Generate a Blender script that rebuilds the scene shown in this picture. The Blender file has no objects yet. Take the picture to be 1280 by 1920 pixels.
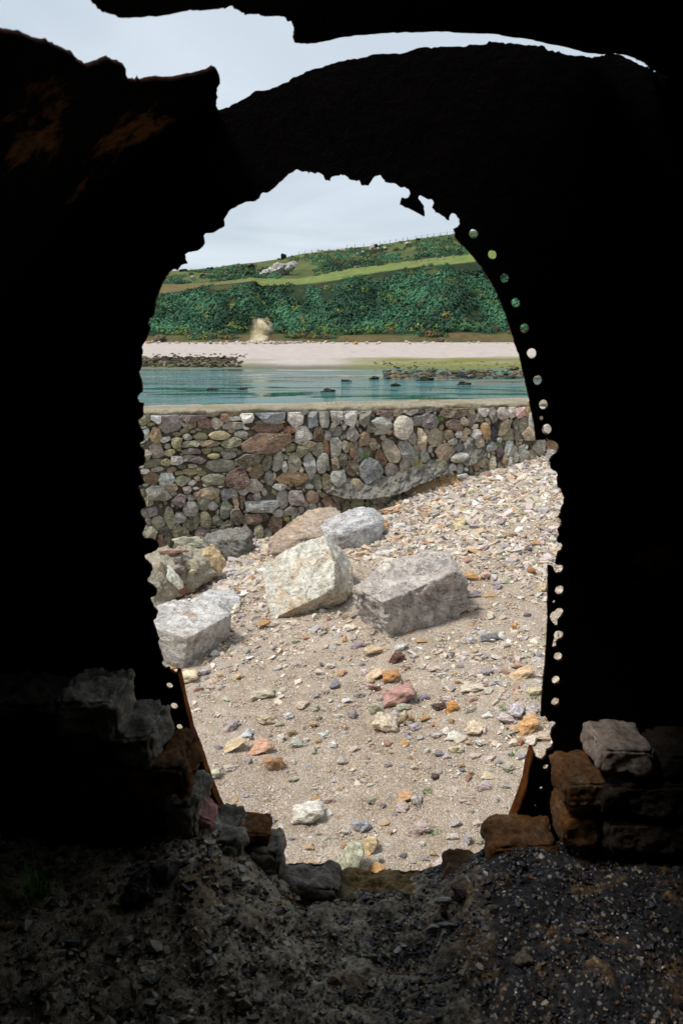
import bpy, bmesh, math, random
import numpy as np
from mathutils import Vector, noise, geometry
R_ = math.radians
random.seed(7)
rng = np.random.default_rng(7)
SC = bpy.context.scene
COL = SC.collection

# ------------------------------------------------------------------ camera
EYE = Vector((0.0, 0.0, 1.6))
F = 1500.0
PITCH = math.atan(348 / 1500)
cp, sp = math.cos(PITCH), math.sin(PITCH)
cam_d = bpy.data.cameras.new('camera')
cam = bpy.data.objects.new('camera', cam_d)
COL.objects.link(cam)
cam.location = EYE
cam.rotation_euler = (math.pi / 2 - PITCH, 0, 0)
cam_d.sensor_fit = 'VERTICAL'
cam_d.sensor_height = 36
cam_d.lens = 36 * F / 1920
cam_d.clip_start = 0.02
cam_d.clip_end = 3000
cam_d.dof.use_dof = True
cam_d.dof.focus_distance = 6.5
cam_d.dof.aperture_fstop = 9.0
SC.camera = cam

# ------------------------------------------------------------------ world, sun, exposure
SUN_DIR = Vector((-0.45, -0.20, 0.87)).normalized()     # towards the sun
elev = math.asin(SUN_DIR.z)
azim = math.atan2(SUN_DIR.x, SUN_DIR.y)
world = bpy.data.worlds.new('World')
SC.world = world
world.use_nodes = True
nt = world.node_tree
nt.nodes.clear()
N = nt.nodes.new
L = nt.links.new
out = N('ShaderNodeOutputWorld')
bg = N('ShaderNodeBackground')
bg.inputs['Strength'].default_value = 0.10
sky = N('ShaderNodeTexSky')
sky.sky_type = 'NISHITA'
sky.sun_disc = False
sky.sun_elevation = elev
sky.sun_rotation = azim
tc = N('ShaderNodeTexCoord')
sep = N('ShaderNodeSeparateXYZ')
L(tc.outputs['Generated'], sep.inputs[0])
az = N('ShaderNodeMath'); az.operation = 'ABSOLUTE'; L(sep.outputs[2], az.inputs[0])
zz = N('ShaderNodeMath'); zz.operation = 'ADD'; zz.inputs[1].default_value = 0.10; L(az.outputs[0], zz.inputs[0])
dx = N('ShaderNodeMath'); dx.operation = 'DIVIDE'; L(sep.outputs[0], dx.inputs[0]); L(zz.outputs[0], dx.inputs[1])
dy = N('ShaderNodeMath'); dy.operation = 'DIVIDE'; L(sep.outputs[1], dy.inputs[0]); L(zz.outputs[0], dy.inputs[1])
cmb = N('ShaderNodeCombineXYZ'); L(dx.outputs[0], cmb.inputs[0]); L(dy.outputs[0], cmb.inputs[1])
n1 = N('ShaderNodeTexNoise'); n1.inputs['Scale'].default_value = 0.75; n1.inputs['Detail'].default_value = 5; n1.inputs['Roughness'].default_value = 0.5
n1.inputs['Distortion'].default_value = 0.6
L(cmb.outputs[0], n1.inputs['Vector'])
cr = N('ShaderNodeValToRGB')
cr.color_ramp.elements[0].position = 0.32; cr.color_ramp.elements[0].color = (0.57, 0.66, 0.745, 1)
cr.color_ramp.elements[1].position = 0.66; cr.color_ramp.elements[1].color = (0.80, 0.88, 0.96, 1)
L(n1.outputs['Fac'], cr.inputs[0])
sc_ = N('ShaderNodeVectorMath'); sc_.operation = 'SCALE'; sc_.inputs['Scale'].default_value = 7.9
L(cr.outputs[0], sc_.inputs[0])
mx = N('ShaderNodeMix'); mx.data_type = 'RGBA'; mx.inputs['Factor'].default_value = 0.88
L(sky.outputs[0], mx.inputs['A']); L(sc_.outputs[0], mx.inputs['B'])
L(mx.outputs['Result'], bg.inputs['Color']); L(bg.outputs[0], out.inputs[0])

sun_d = bpy.data.lights.new('sun', 'SUN')
sun_d.energy = 3.1
sun_d.angle = R_(14)
sun_d.color = (1.0, 0.96, 0.9)
sun = bpy.data.objects.new('sun', sun_d)
COL.objects.link(sun)
sun.rotation_euler = SUN_DIR.to_track_quat('Z', 'Y').to_euler()
SC.view_settings.view_transform = 'Standard'
SC.view_settings.look = 'None'
SC.view_settings.exposure = 0.32
SC.view_settings.gamma = 1.0
SC.view_settings.use_curve_mapping = False

# ------------------------------------------------------------------ helpers: geometry of the view
def ray(px, py):
    x = (px - 640) / F
    u = (960 - py) / F
    return Vector((x, cp + u * sp, -sp + u * cp))
def P(px, py, Y):
    d = ray(px, py)
    return EYE + d * (Y / d.y)
def proj(x, y, z):
    """world -> photo pixels (numpy)"""
    x = np.asarray(x, float); y = np.asarray(y, float); z = np.asarray(z, float) - EYE.z
    d = y * cp - z * sp
    u = y * sp + z * cp
    d = np.maximum(d, 0.05)
    return 640 + F * x / d, 960 - F * u / d
WK = 0.22                      # the wall recedes to the right
def W(px, py, off=0.0):        # point on the wall face
    d = ray(px, py)
    t = (8.0 - off) / (d.y - WK * d.x)
    return EYE + d * t
GPTS = None
def g(x, y):
    """height of the beach outside (numpy friendly)"""
    x = np.asarray(x, float); y = np.asarray(y, float)
    k = np.clip((y - 3.0) / 5.0, 0, 1.4)
    k = k * k * (3 - 2 * np.minimum(k, 1)) if False else k
    z = -2.20 + 0.28 * k + (0.045 + 0.185 * k) * np.clip(x, -4, 6)
    z += 0.10 * np.exp(-((x - 1.6) ** 2 + (y - 6.9) ** 2) / 1.0)
    z += 0.022 * np.sin(2.1 * x + 1.3 * y) + 0.015 * np.sin(-3.3 * x + 2.7 * y + 1) + 0.008 * np.sin(7.1 * x + 5 * y) + 0.006 * np.sin(-9 * x + 11 * y + 2)
    return z + EYE.z
def G(px, py):
    d = ray(px, py)
    lo, hi = 2.0, 14.0
    for t in np.arange(2.0, 14.0, 0.05):
        p = EYE + d * (t / d.y)
        if p.z < float(g(p.x, p.y)):
            hi = t; lo = t - 0.05
            break
    for _ in range(12):
        m = (lo + hi) / 2
        p = EYE + d * (m / d.y)
        if p.z < float(g(p.x, p.y)): hi = m
        else: lo = m
    return EYE + d * (hi / d.y)
def interp(x, pts):
    return np.interp(x, [p[0] for p in pts], [p[1] for p in pts])
def lin(c):
    c = np.asarray(c, float) / 255
    return tuple(np.where(c < 0.04045, c / 12.92, ((c + 0.055) / 1.055) ** 2.4))
def RGB(r, g_, b, k=1.0):
    c = lin((r, g_, b))
    return (min(c[0] * k, 1), min(c[1] * k, 1), min(c[2] * k, 1), 1)

# ------------------------------------------------------------------ helpers: objects
def tag(o, label=None, cat=None, group=None, kind=None):
    if label: o['label'] = label
    if cat: o['category'] = cat
    if group: o['group'] = group
    if kind: o['kind'] = kind
    return o
def empty(name, loc, label=None, cat=None, group=None):
    o = bpy.data.objects.new(name, None)
    o.empty_display_size = 0.1
    COL.objects.link(o)
    o.location = loc
    return tag(o, label, cat, group)
def mesh_obj(name, me, mat=None, parent=None, loc=None, color=None):
    o = bpy.data.objects.new(name, me)
    COL.objects.link(o)
    if mat is not None and len(me.materials) == 0: me.materials.append(mat)
    if parent is not None: o.parent = parent
    if loc is not None: o.location = loc
    if color is not None: o.color = color
    return o
def bm_mesh(bm, name, smooth=True):
    me = bpy.data.meshes.new(name)
    bm.normal_update()
    bm.to_mesh(me); bm.free()
    if smooth: me.polygons.foreach_set('use_smooth', [True] * len(me.polygons))
    return me
def np_mesh(name, V, T, col=None, smooth=False):
    """mesh from numpy verts and triangles/quads, optional per-vertex colour"""
    me = bpy.data.meshes.new(name)
    V = np.asarray(V, np.float32); T = np.asarray(T, np.int32)
    k = T.shape[1]
    me.vertices.add(len(V)); me.vertices.foreach_set('co', V.ravel())
    me.loops.add(T.size); me.loops.foreach_set('vertex_index', T.ravel())
    me.polygons.add(len(T))
    me.polygons.foreach_set('loop_start', np.arange(0, T.size, k, dtype=np.int32))
    me.polygons.foreach_set('use_smooth', np.full(len(T), smooth))
    me.update(calc_edges=True)
    if col is not None:
        a = me.color_attributes.new('tint', 'FLOAT_COLOR', 'POINT')
        c = np.ones((len(V), 4), np.float32); c[:, :3] = np.asarray(col)[:, :3]
        a.data.foreach_set('color', c.ravel())
    me.validate()
    return me
def grid_mesh(name, X, Y, Z, col=None, smooth=True):
    h, w = X.shape
    V = np.stack([X, Y, Z], -1).reshape(-1, 3)
    i = np.arange(h * w).reshape(h, w)
    T = np.stack([i[:-1, :-1], i[:-1, 1:], i[1:, 1:], i[1:, :-1]], -1).reshape(-1, 4)
    return np_mesh(name, V, T, None if col is None else col.reshape(-1, col.shape[-1]), smooth)

# ------------------------------------------------------------------ helpers: materials
class NT:
    def __init__(s, name):
        s.m = bpy.data.materials.new(name); s.m.use_nodes = True
        s.t = s.m.node_tree; s.t.nodes.clear()
        s.out = s.n('ShaderNodeOutputMaterial'); s.b = s.n('ShaderNodeBsdfPrincipled')
        s.l(s.b.outputs[0], s.out.inputs[0])
        s.geo = s.n('ShaderNodeNewGeometry'); s.tc = s.n('ShaderNodeTexCoord')
    def n(s, k, **kw):
        x = s.t.nodes.new(k)
        for a, b in kw.items(): setattr(x, a, b)
        return x
    def l(s, a, b): s.t.links.new(a, b)
    def vec(s, scale=(1, 1, 1), rot=(0, 0, 0), obj=False, rnd=False):
        mp = s.n('ShaderNodeMapping')
        mp.inputs['Scale'].default_value = scale; mp.inputs['Rotation'].default_value = rot
        s.l(s.tc.outputs['Object'] if obj else s.geo.outputs['Position'], mp.inputs['Vector'])
        if rnd:
            oi = s.n('ShaderNodeObjectInfo')
            k = s.n('ShaderNodeMath', operation='MULTIPLY'); k.inputs[1].default_value = 37.0
            s.l(oi.outputs['Random'], k.inputs[0]); s.l(k.outputs[0], mp.inputs['Location'])
        return mp.outputs[0]
    def noise(s, scale, detail=4, rough=0.55, v=None, dist=0.0):
        x = s.n('ShaderNodeTexNoise'); x.inputs['Scale'].default_value = scale
        x.inputs['Detail'].default_value = detail; x.inputs['Roughness'].default_value = rough
        x.inputs['Distortion'].default_value = dist
        if v is not None: s.l(v, x.inputs['Vector'])
        return x.outputs['Fac']
    def voro(s, scale, v=None, feature='F1', out='Distance', rand=1.0):
        x = s.n('ShaderNodeTexVoronoi', feature=feature); x.inputs['Scale'].default_value = scale
        x.inputs['Randomness'].default_value = rand
        if v is not None: s.l(v, x.inputs['Vector'])
        return x.outputs[out]
    def ramp(s, fac, stops, interp='LINEAR'):
        x = s.n('ShaderNodeValToRGB'); e = x.color_ramp.elements; x.color_ramp.interpolation = interp
        while len(e) < len(stops): e.new(0.5)
        for k, (p, c) in enumerate(stops):
            e[k].position = p
            e[k].color = c if len(c) == 4 else (*c, 1)
        s.l(fac, x.inputs[0]); return x.outputs[0]
    def mix(s, fac, a, b, mode='MIX'):
        x = s.n('ShaderNodeMix', data_type='RGBA', blend_type=mode)
        for sock, v in (('Factor', fac), ('A', a), ('B', b)):
            i = x.inputs[sock] if sock == 'Factor' else [q for q in x.inputs if q.name == sock and q.type == 'RGBA'][0]
            if hasattr(v, 'is_linked'): s.l(v, i)
            else: i.default_value = v
        return [q for q in x.outputs if q.type == 'RGBA'][0]
    def math(s, op, a, b=None, clamp=False):
        x = s.n('ShaderNodeMath', operation=op, use_clamp=clamp)
        for i, v in enumerate((a, b)):
            if v is None: continue
            if hasattr(v, 'is_linked'): s.l(v, x.inputs[i])
            else: x.inputs[i].default_value = v
        return x.outputs[0]
    def bump(s, h, strength=0.5, dist=0.01, prev=None):
        x = s.n('ShaderNodeBump'); x.inputs['Strength'].default_value = strength; x.inputs['Distance'].default_value = dist
        s.l(h, x.inputs['Height'])
        if prev is not None: s.l(prev, x.inputs['Normal'])
        return x.outputs[0]
    def done(s, color, rough=0.9, normal=None, spec=0.3):
        if hasattr(color, 'is_linked'): s.l(color, s.b.inputs['Base Color'])
        else: s.b.inputs['Base Color'].default_value = color
        if hasattr(rough, 'is_linked'): s.l(rough, s.b.inputs['Roughness'])
        else: s.b.inputs['Roughness'].default_value = rough
        s.b.inputs['Specular IOR Level'].default_value = spec
        if normal is not None: s.l(normal, s.b.inputs['Normal'])
        return s.m
G1 = lambda v: (v, v, v, 1)

# stone whose tint is the object's own colour
def mat_stone(name, scale=1.0, vein=0.25, bumpd=0.01, grain=True, attr=False):
    t = NT(name)
    if attr:
        a = t.n('ShaderNodeAttribute', attribute_name='tint'); base = a.outputs['Color']
        v = t.vec((scale,) * 3)
    else:
        oi = t.n('ShaderNodeObjectInfo'); base = oi.outputs['Color']
        v = t.vec((scale,) * 3, obj=True, rnd=True)
    a1 = t.noise(9, 6, 0.62, v, 0.4)
    a2 = t.noise(38, 5, 0.7, v)
    a3 = t.noise(4, 4, 0.6, v, 1.6)
    c = t.mix(1.0, base, t.ramp(a1, [(0.28, G1(0.58)), (0.5, G1(0.95)), (0.72, G1(1.32))]), 'MULTIPLY')
    c = t.mix(1.0, c, t.ramp(a2, [(0.3, G1(0.72)), (0.7, G1(1.22))]), 'MULTIPLY')
    vf = t.n('ShaderNodeMapping'); t.l(v, vf.inputs['Vector']); vf.inputs['Scale'].default_value = (1.0, 5.0, 5.0)
    if not attr:
        cr_ = t.n('ShaderNodeCombineXYZ')
        for q_ in range(3):
            mm = t.math('MULTIPLY', oi.outputs['Random'], (6.3, 17.1, 41.7)[q_]); t.l(mm, cr_.inputs[q_])
        t.l(cr_.outputs[0], vf.inputs['Rotation'])
    fo = t.noise(5, 6, 0.7, vf.outputs[0], 0.8)
    c = t.mix(1.0, c, t.ramp(fo, [(0.34, G1(0.62)), (0.5, G1(1.0)), (0.66, G1(1.4))]), 'MULTIPLY')
    st = t.ramp(a3, [(0.58, G1(0)), (0.72, G1(1))])
    c = t.mix(t.math('MULTIPLY', st, 0.38), c, (0.26, 0.15, 0.06, 1))
    ve = t.ramp(t.noise(5.5, 5, 0.6, v, 2.2), [(0.475, G1(0)), (0.5, G1(1)), (0.525, G1(0))])
    c = t.mix(t.math('MULTIPLY', ve, vein), c, (0.72, 0.70, 0.68, 1))
    h = t.math('ADD', t.math('ADD', t.math('MULTIPLY', a1, 0.8), t.math('MULTIPLY', fo, 0.7)), t.math('MULTIPLY', a2, 0.35))
    n = t.bump(h, 0.8, bumpd)
    return t.done(c, 0.88, n, 0.25)
M_stone = mat_stone('wall_stone_mineral', 2.6, 0.5, 0.05)
M_cobble = mat_stone('loose_stone_mineral', 0.30, 0.35, 0.012)
def mat_pebble(name, dark=1.0, rough=0.85):
    t = NT(name)
    a = t.n('ShaderNodeAttribute', attribute_name='tint')
    v = t.vec((1, 1, 1))
    c = t.mix(1.0, a.outputs['Color'], t.ramp(t.noise(70, 4, 0.65, v), [(0.3, G1(0.7 * dark)), (0.7, G1(1.22 * dark))]), 'MULTIPLY')
    return t.done(c, rough, t.bump(t.noise(160, 3, 0.6, v), 0.5, 0.003), 0.3)
M_pebble = mat_pebble('pebble_mineral')
M_cinder = mat_pebble('cinder_mineral', 1.0, 0.42)

def mat_boulder(name, base, second, stain, stain_amt, scale=1.0, veins=0.5, crack=0.5):
    t = NT(name)
    v = t.vec((scale,) * 3)
    vs = t.vec((scale * 0.9, scale * 1.3, scale * 1.9), (0.7, 0.5, 0.3))
    a = t.noise(3.2, 8, 0.62, v, 0.8)
    b = t.noise(14, 7, 0.7, v, 0.3)
    s_ = t.noise(6, 7, 0.65, vs, 1.2)
    c = t.mix(t.ramp(a, [(0.35, G1(0)), (0.62, G1(1))]), base, second)
    c = t.mix(1.0, c, t.ramp(b, [(0.32, G1(0.62)), (0.66, G1(1.22))]), 'MULTIPLY')
    c = t.mix(1.0, c, t.ramp(t.noise(48, 6, 0.75, v), [(0.32, G1(1.0)), (0.66, G1(1.45))]), 'MULTIPLY')
    c = t.mix(1.0, c, t.ramp(s_, [(0.32, G1(0.74)), (0.6, G1(1.1))]), 'MULTIPLY')
    st = t.noise(2.4, 6, 0.66, v, 1.0)
    c = t.mix(t.math('MULTIPLY', t.ramp(st, [(0.52, G1(0)), (0.66, G1(1))]), stain_amt), c, stain)
    ve = t.ramp(t.noise(3.0, 6, 0.6, v, 2.5), [(0.478, G1(0)), (0.5, G1(1)), (0.522, G1(0))])
    c = t.mix(t.math('MULTIPLY', ve, veins), c, (0.80, 0.78, 0.75, 1))
    ck = t.ramp(t.noise(4.2, 8, 0.6, vs, 1.5), [(0.488, G1(1)), (0.5, G1(0)), (0.512, G1(1))])
    c = t.mix(t.math('MULTIPLY', t.math('SUBTRACT', 1.0, ck), crack), c, (0.18, 0.15, 0.12, 1))
    h = t.math('ADD', t.math('MULTIPLY', s_, 0.8), t.math('MULTIPLY', b, 0.5))
    h = t.math('ADD', h, t.math('MULTIPLY', ck, 0.25 * crack))
    n = t.bump(h, 1.0, 0.045)
    n = t.bump(t.noise(45, 7, 0.75, v), 0.9, 0.016, n)
    return t.done(c, 0.87, n, 0.25)

def mat_mortar(name, c1, c2, c3, sc=1.0):
    t = NT(name)
    v = t.vec((sc,) * 3)
    a = t.noise(3.5, 7, 0.65, v, 0.4); b = t.noise(30, 6, 0.75, v)
    vo = t.voro(55, v); vc = t.voro(55, v, out='Color')
    c = t.mix(t.ramp(a, [(0.38, G1(0)), (0.62, G1(1))]), c1, c2)
    c = t.mix(t.ramp(t.noise(2.1, 5, 0.6, v, 1.0), [(0.56, G1(0)), (0.68, G1(0.8))]), c, c3)
    c = t.mix(1.0, c, t.ramp(b, [(0.3, G1(0.55)), (0.7, G1(1.35))]), 'MULTIPLY')
    hv = t.n('ShaderNodeSeparateColor'); t.l(vc, hv.inputs[0])
    sel = t.ramp(hv.outputs[0], [(0.80, G1(0)), (0.83, G1(1))])
    spot = t.math('MULTIPLY', sel, t.ramp(vo, [(0.3, G1(1)), (0.42, G1(0))]))
    c = t.mix(t.math('MULTIPLY', spot, 0.75), c, t.ramp(hv.outputs[1], [(0.0, (0.10, 0.09, 0.09)), (0.5, (0.45, 0.38, 0.30)), (1, (0.62, 0.6, 0.58))]))
    h = t.math('ADD', t.math('MULTIPLY', b, 1.0), t.math('MULTIPLY', spot, 0.4))
    n = t.bump(h, 1.0, 0.022 / sc)
    n = t.bump(t.noise(120, 4, 0.7, v), 0.5, 0.004, n)
    return t.done(c, 0.95, n, 0.15)
M_mortar = mat_mortar('lime_mortar', RGB(118, 111, 94), RGB(152, 145, 128), RGB(112, 94, 68))
M_cap = mat_mortar('cap_concrete', RGB(176, 165, 142), RGB(150, 142, 122), RGB(150, 140, 105))
M_ledge = mat_mortar('ledge_concrete', RGB(150, 148, 140), RGB(128, 125, 116), RGB(160, 150, 130), 1.4)
M_earth = mat_mortar('ochre_earth', RGB(178, 150, 110), RGB(160, 132, 98), RGB(190, 165, 130), 1.2)

def mat_sand():
    t = NT('gritty_sand')
    v = t.vec((1, 1, 1))
    a = t.noise(1.3, 6, 0.6, v, 0.5)
    c = t.mix(t.ramp(a, [(0.36, G1(0)), (0.62, G1(1))]), RGB(176, 157, 134), RGB(197, 181, 160))
    vc = t.voro(230, v, out='Color'); sp_ = t.n('ShaderNodeSeparateColor'); t.l(vc, sp_.inputs[0])
    c = t.mix(t.ramp(sp_.outputs[0], [(0.0, G1(0.75)), (0.3, G1(0.15)), (0.6, G1(0.0)), (1, G1(0.1))]), c, (0.16, 0.12, 0.09, 1))
    c = t.mix(t.ramp(sp_.outputs[1], [(0.74, G1(0)), (0.8, G1(0.75))]), c, (0.78, 0.74, 0.70, 1))
    c = t.mix(t.ramp(sp_.outputs[2], [(0.86, G1(0)), (0.9, G1(0.6))]), c, (0.5, 0.24, 0.08, 1))
    c = t.mix(1.0, c, t.ramp(t.noise(12, 6, 0.7, v), [(0.3, G1(0.78)), (0.7, G1(1.14))]), 'MULTIPLY')
    h = t.math('ADD', t.math('MULTIPLY', t.noise(26, 6, 0.75, v), 1.0), t.math('MULTIPLY', t.voro(230, v), -0.6))
    n = t.bump(h, 0.9, 0.014)
    return t.done(c, 0.95, n, 0.15)
M_sand = mat_sand()

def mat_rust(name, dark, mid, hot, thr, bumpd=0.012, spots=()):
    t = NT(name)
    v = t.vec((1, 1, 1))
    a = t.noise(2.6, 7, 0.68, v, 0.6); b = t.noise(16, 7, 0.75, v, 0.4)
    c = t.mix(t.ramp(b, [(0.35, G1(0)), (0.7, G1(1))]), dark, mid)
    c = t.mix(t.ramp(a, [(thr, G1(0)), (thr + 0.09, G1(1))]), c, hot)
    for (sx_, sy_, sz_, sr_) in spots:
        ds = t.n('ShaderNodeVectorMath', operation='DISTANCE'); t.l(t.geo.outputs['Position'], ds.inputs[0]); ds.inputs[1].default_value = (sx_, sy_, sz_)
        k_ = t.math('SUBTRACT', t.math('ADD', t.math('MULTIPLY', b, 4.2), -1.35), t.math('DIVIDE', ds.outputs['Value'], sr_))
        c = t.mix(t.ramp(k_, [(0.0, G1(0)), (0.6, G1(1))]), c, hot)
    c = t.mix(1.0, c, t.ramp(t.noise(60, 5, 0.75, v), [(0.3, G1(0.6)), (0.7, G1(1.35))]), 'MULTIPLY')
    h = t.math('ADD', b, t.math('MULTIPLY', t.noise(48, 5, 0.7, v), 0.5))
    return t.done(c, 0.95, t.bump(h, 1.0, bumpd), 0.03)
SPOTS = [tuple(P(a_, b_, y_)) + (r_,) for a_, b_, y_, r_ in ((30, 180, 1.42, .10), (80, 265, 1.5, .08), (235, 235, 1.75, .10), (295, 262, 1.8, .07), (190, 360, 1.8, .06), (1235, 1062, 2.0, .10), (1000, 430, 2.0, .0))][:6]
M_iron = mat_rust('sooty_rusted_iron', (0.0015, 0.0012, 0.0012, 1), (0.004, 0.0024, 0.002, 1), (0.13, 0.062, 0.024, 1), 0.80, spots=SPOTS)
M_edge = mat_rust('broken_iron_edge', (0.012, 0.007, 0.006, 1), (0.04, 0.016, 0.008, 1), (0.10, 0.035, 0.012, 1), 0.60)
M_rim = mat_rust('orange_rust', (0.04, 0.014, 0.006, 1), (0.26, 0.08, 0.014, 1), (0.45, 0.17, 0.025, 1), 0.54, 0.006)

# ================================================================== THE SETTING
def ground_near():
    xs = np.concatenate([np.linspace(-9, -3, 40), np.linspace(-2.95, 3.6, 300), np.linspace(3.65, 12, 50)])
    ys = np.concatenate([np.linspace(1.2, 2.5, 14), np.linspace(2.52, 8.9, 300)])
    X, Y = np.meshgrid(xs, ys)
    Z = g(X, Y)
    rn = np.zeros_like(Z)
    for k in range(14):
        a = rng.uniform(0, math.pi * 2); f_ = rng.uniform(14, 60)
        rn += 0.0016 * np.sin(f_ * (np.cos(a) * X + np.sin(a) * Y) + rng.uniform(0, 6)) * (30 / f_) ** 0.5
    Z = Z + rn
    # the ground drops away behind the wall
    back = np.clip((Y - (8.0 + WK * X) - 0.3) / 0.5, 0, 1)
    Z = Z - 0.3 * back
    o = mesh_obj('beach_ground', grid_mesh('beach_ground', X, Y, Z), M_sand)
    tag(o, kind='structure')
ground_near()

WATER = EYE.z - 4.2
SKY_S = [(-900, 560), (100, 520), (200, 515), (320, 508), (400, 503), (430, 497), (480, 492), (520, 486), (560, 477), (600, 471), (640, 466), (700, 461), (760, 451), (800, 445), (850, 439), (890, 432), (1000, 416), (1280, 384), (2200, 330)]
PATH_LO = [(-900, 560), (200, 553), (300, 551), (340, 545), (370, 538), (400, 534), (440, 530), (475, 526), (490, 536), (560, 533), (620, 526), (660, 519), (700, 511), (760, 502), (870, 492), (1000, 474), (1280, 440), (2200, 400)]
PATH_HI = [(-900, 545), (200, 538), (300, 533), (340, 533), (370, 532), (400, 529), (440, 526), (475, 521), (490, 523), (560, 524), (620, 512), (660, 505), (700, 500), (760, 491), (870, 478), (1000, 458), (1280, 425), (2200, 385)]
def fbm1(px, v, seed):
    r = np.random.default_rng(seed); z = 0 * px
    for k in range(9):
        fx = r.uniform(0.005, 0.03) * (1 + k * 0.35); fv = r.uniform(-3, 3) * (1 + k * 0.5)
        z = z + np.sin(px * fx + v * fv + r.uniform(0, 6)) / (1 + 0.5 * k)
    return z / 3
def hill_point(px, v):
    """v: 0 bank foot, 1 bank top, 2 path low, 3 path high, 4 skyline -> screen row and depth"""
    b0 = 642 + 0 * px
    b1 = 631 + 5 * fbm1(px, v * 0, 3) - 3 * np.exp(-((px - 500) / 40) ** 2)
    lo = interp(px, PATH_LO); hi = interp(px, PATH_HI); s = interp(px, SKY_S)
    rows = [b0, b1, lo, hi, s]
    deps = [105, 106.6, 152, 164, 232]
    v = np.clip(v, 0, 4); i = np.minimum(v.astype(int), 3); fr = v - i
    R0 = np.choose(i, rows[:4]); R1 = np.choose(i, rows[1:])
    D0 = np.choose(i, deps[:4]); D1 = np.choose(i, deps[1:])
    py = R0 + (R1 - R0) * fr
    Y = D0 + (D1 - D0) * fr
    w = np.where(i == 1, np.sin(np.pi * np.clip(fr, 0, 1)), 0)
    # diagonal ribs and gullies in the slope
    q = px - 55 * (1.2 - fr)
    Y = Y + 1.5 * w * (7.0 * np.exp(-((q - 400) / 16) ** 2) - 8.0 * np.exp(-((q - 440) / 16) ** 2) + 7 * np.exp(-((q - 470) / 12) ** 2) - 4 * np.exp(-((q - 300) / 14) ** 2) + 5.5 * np.sin(px * 0.035 + fr * 3) + 3 * fbm1(px, fr * 2, 11))
    w3 = np.where(i == 3, np.sin(np.pi * np.clip(fr, 0, 1)), 0)
    Y = Y + w3 * (9 * fbm1(px, fr * 2, 12))
    return py, Y
def scr(px, py, Y):
    x = (px - 640) / F; u = (960 - py) / F
    dyy = cp + u * sp; dz = -sp + u * cp
    return x * Y / dyy, Y + 0 * px, EYE.z + dz * Y / dyy
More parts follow.
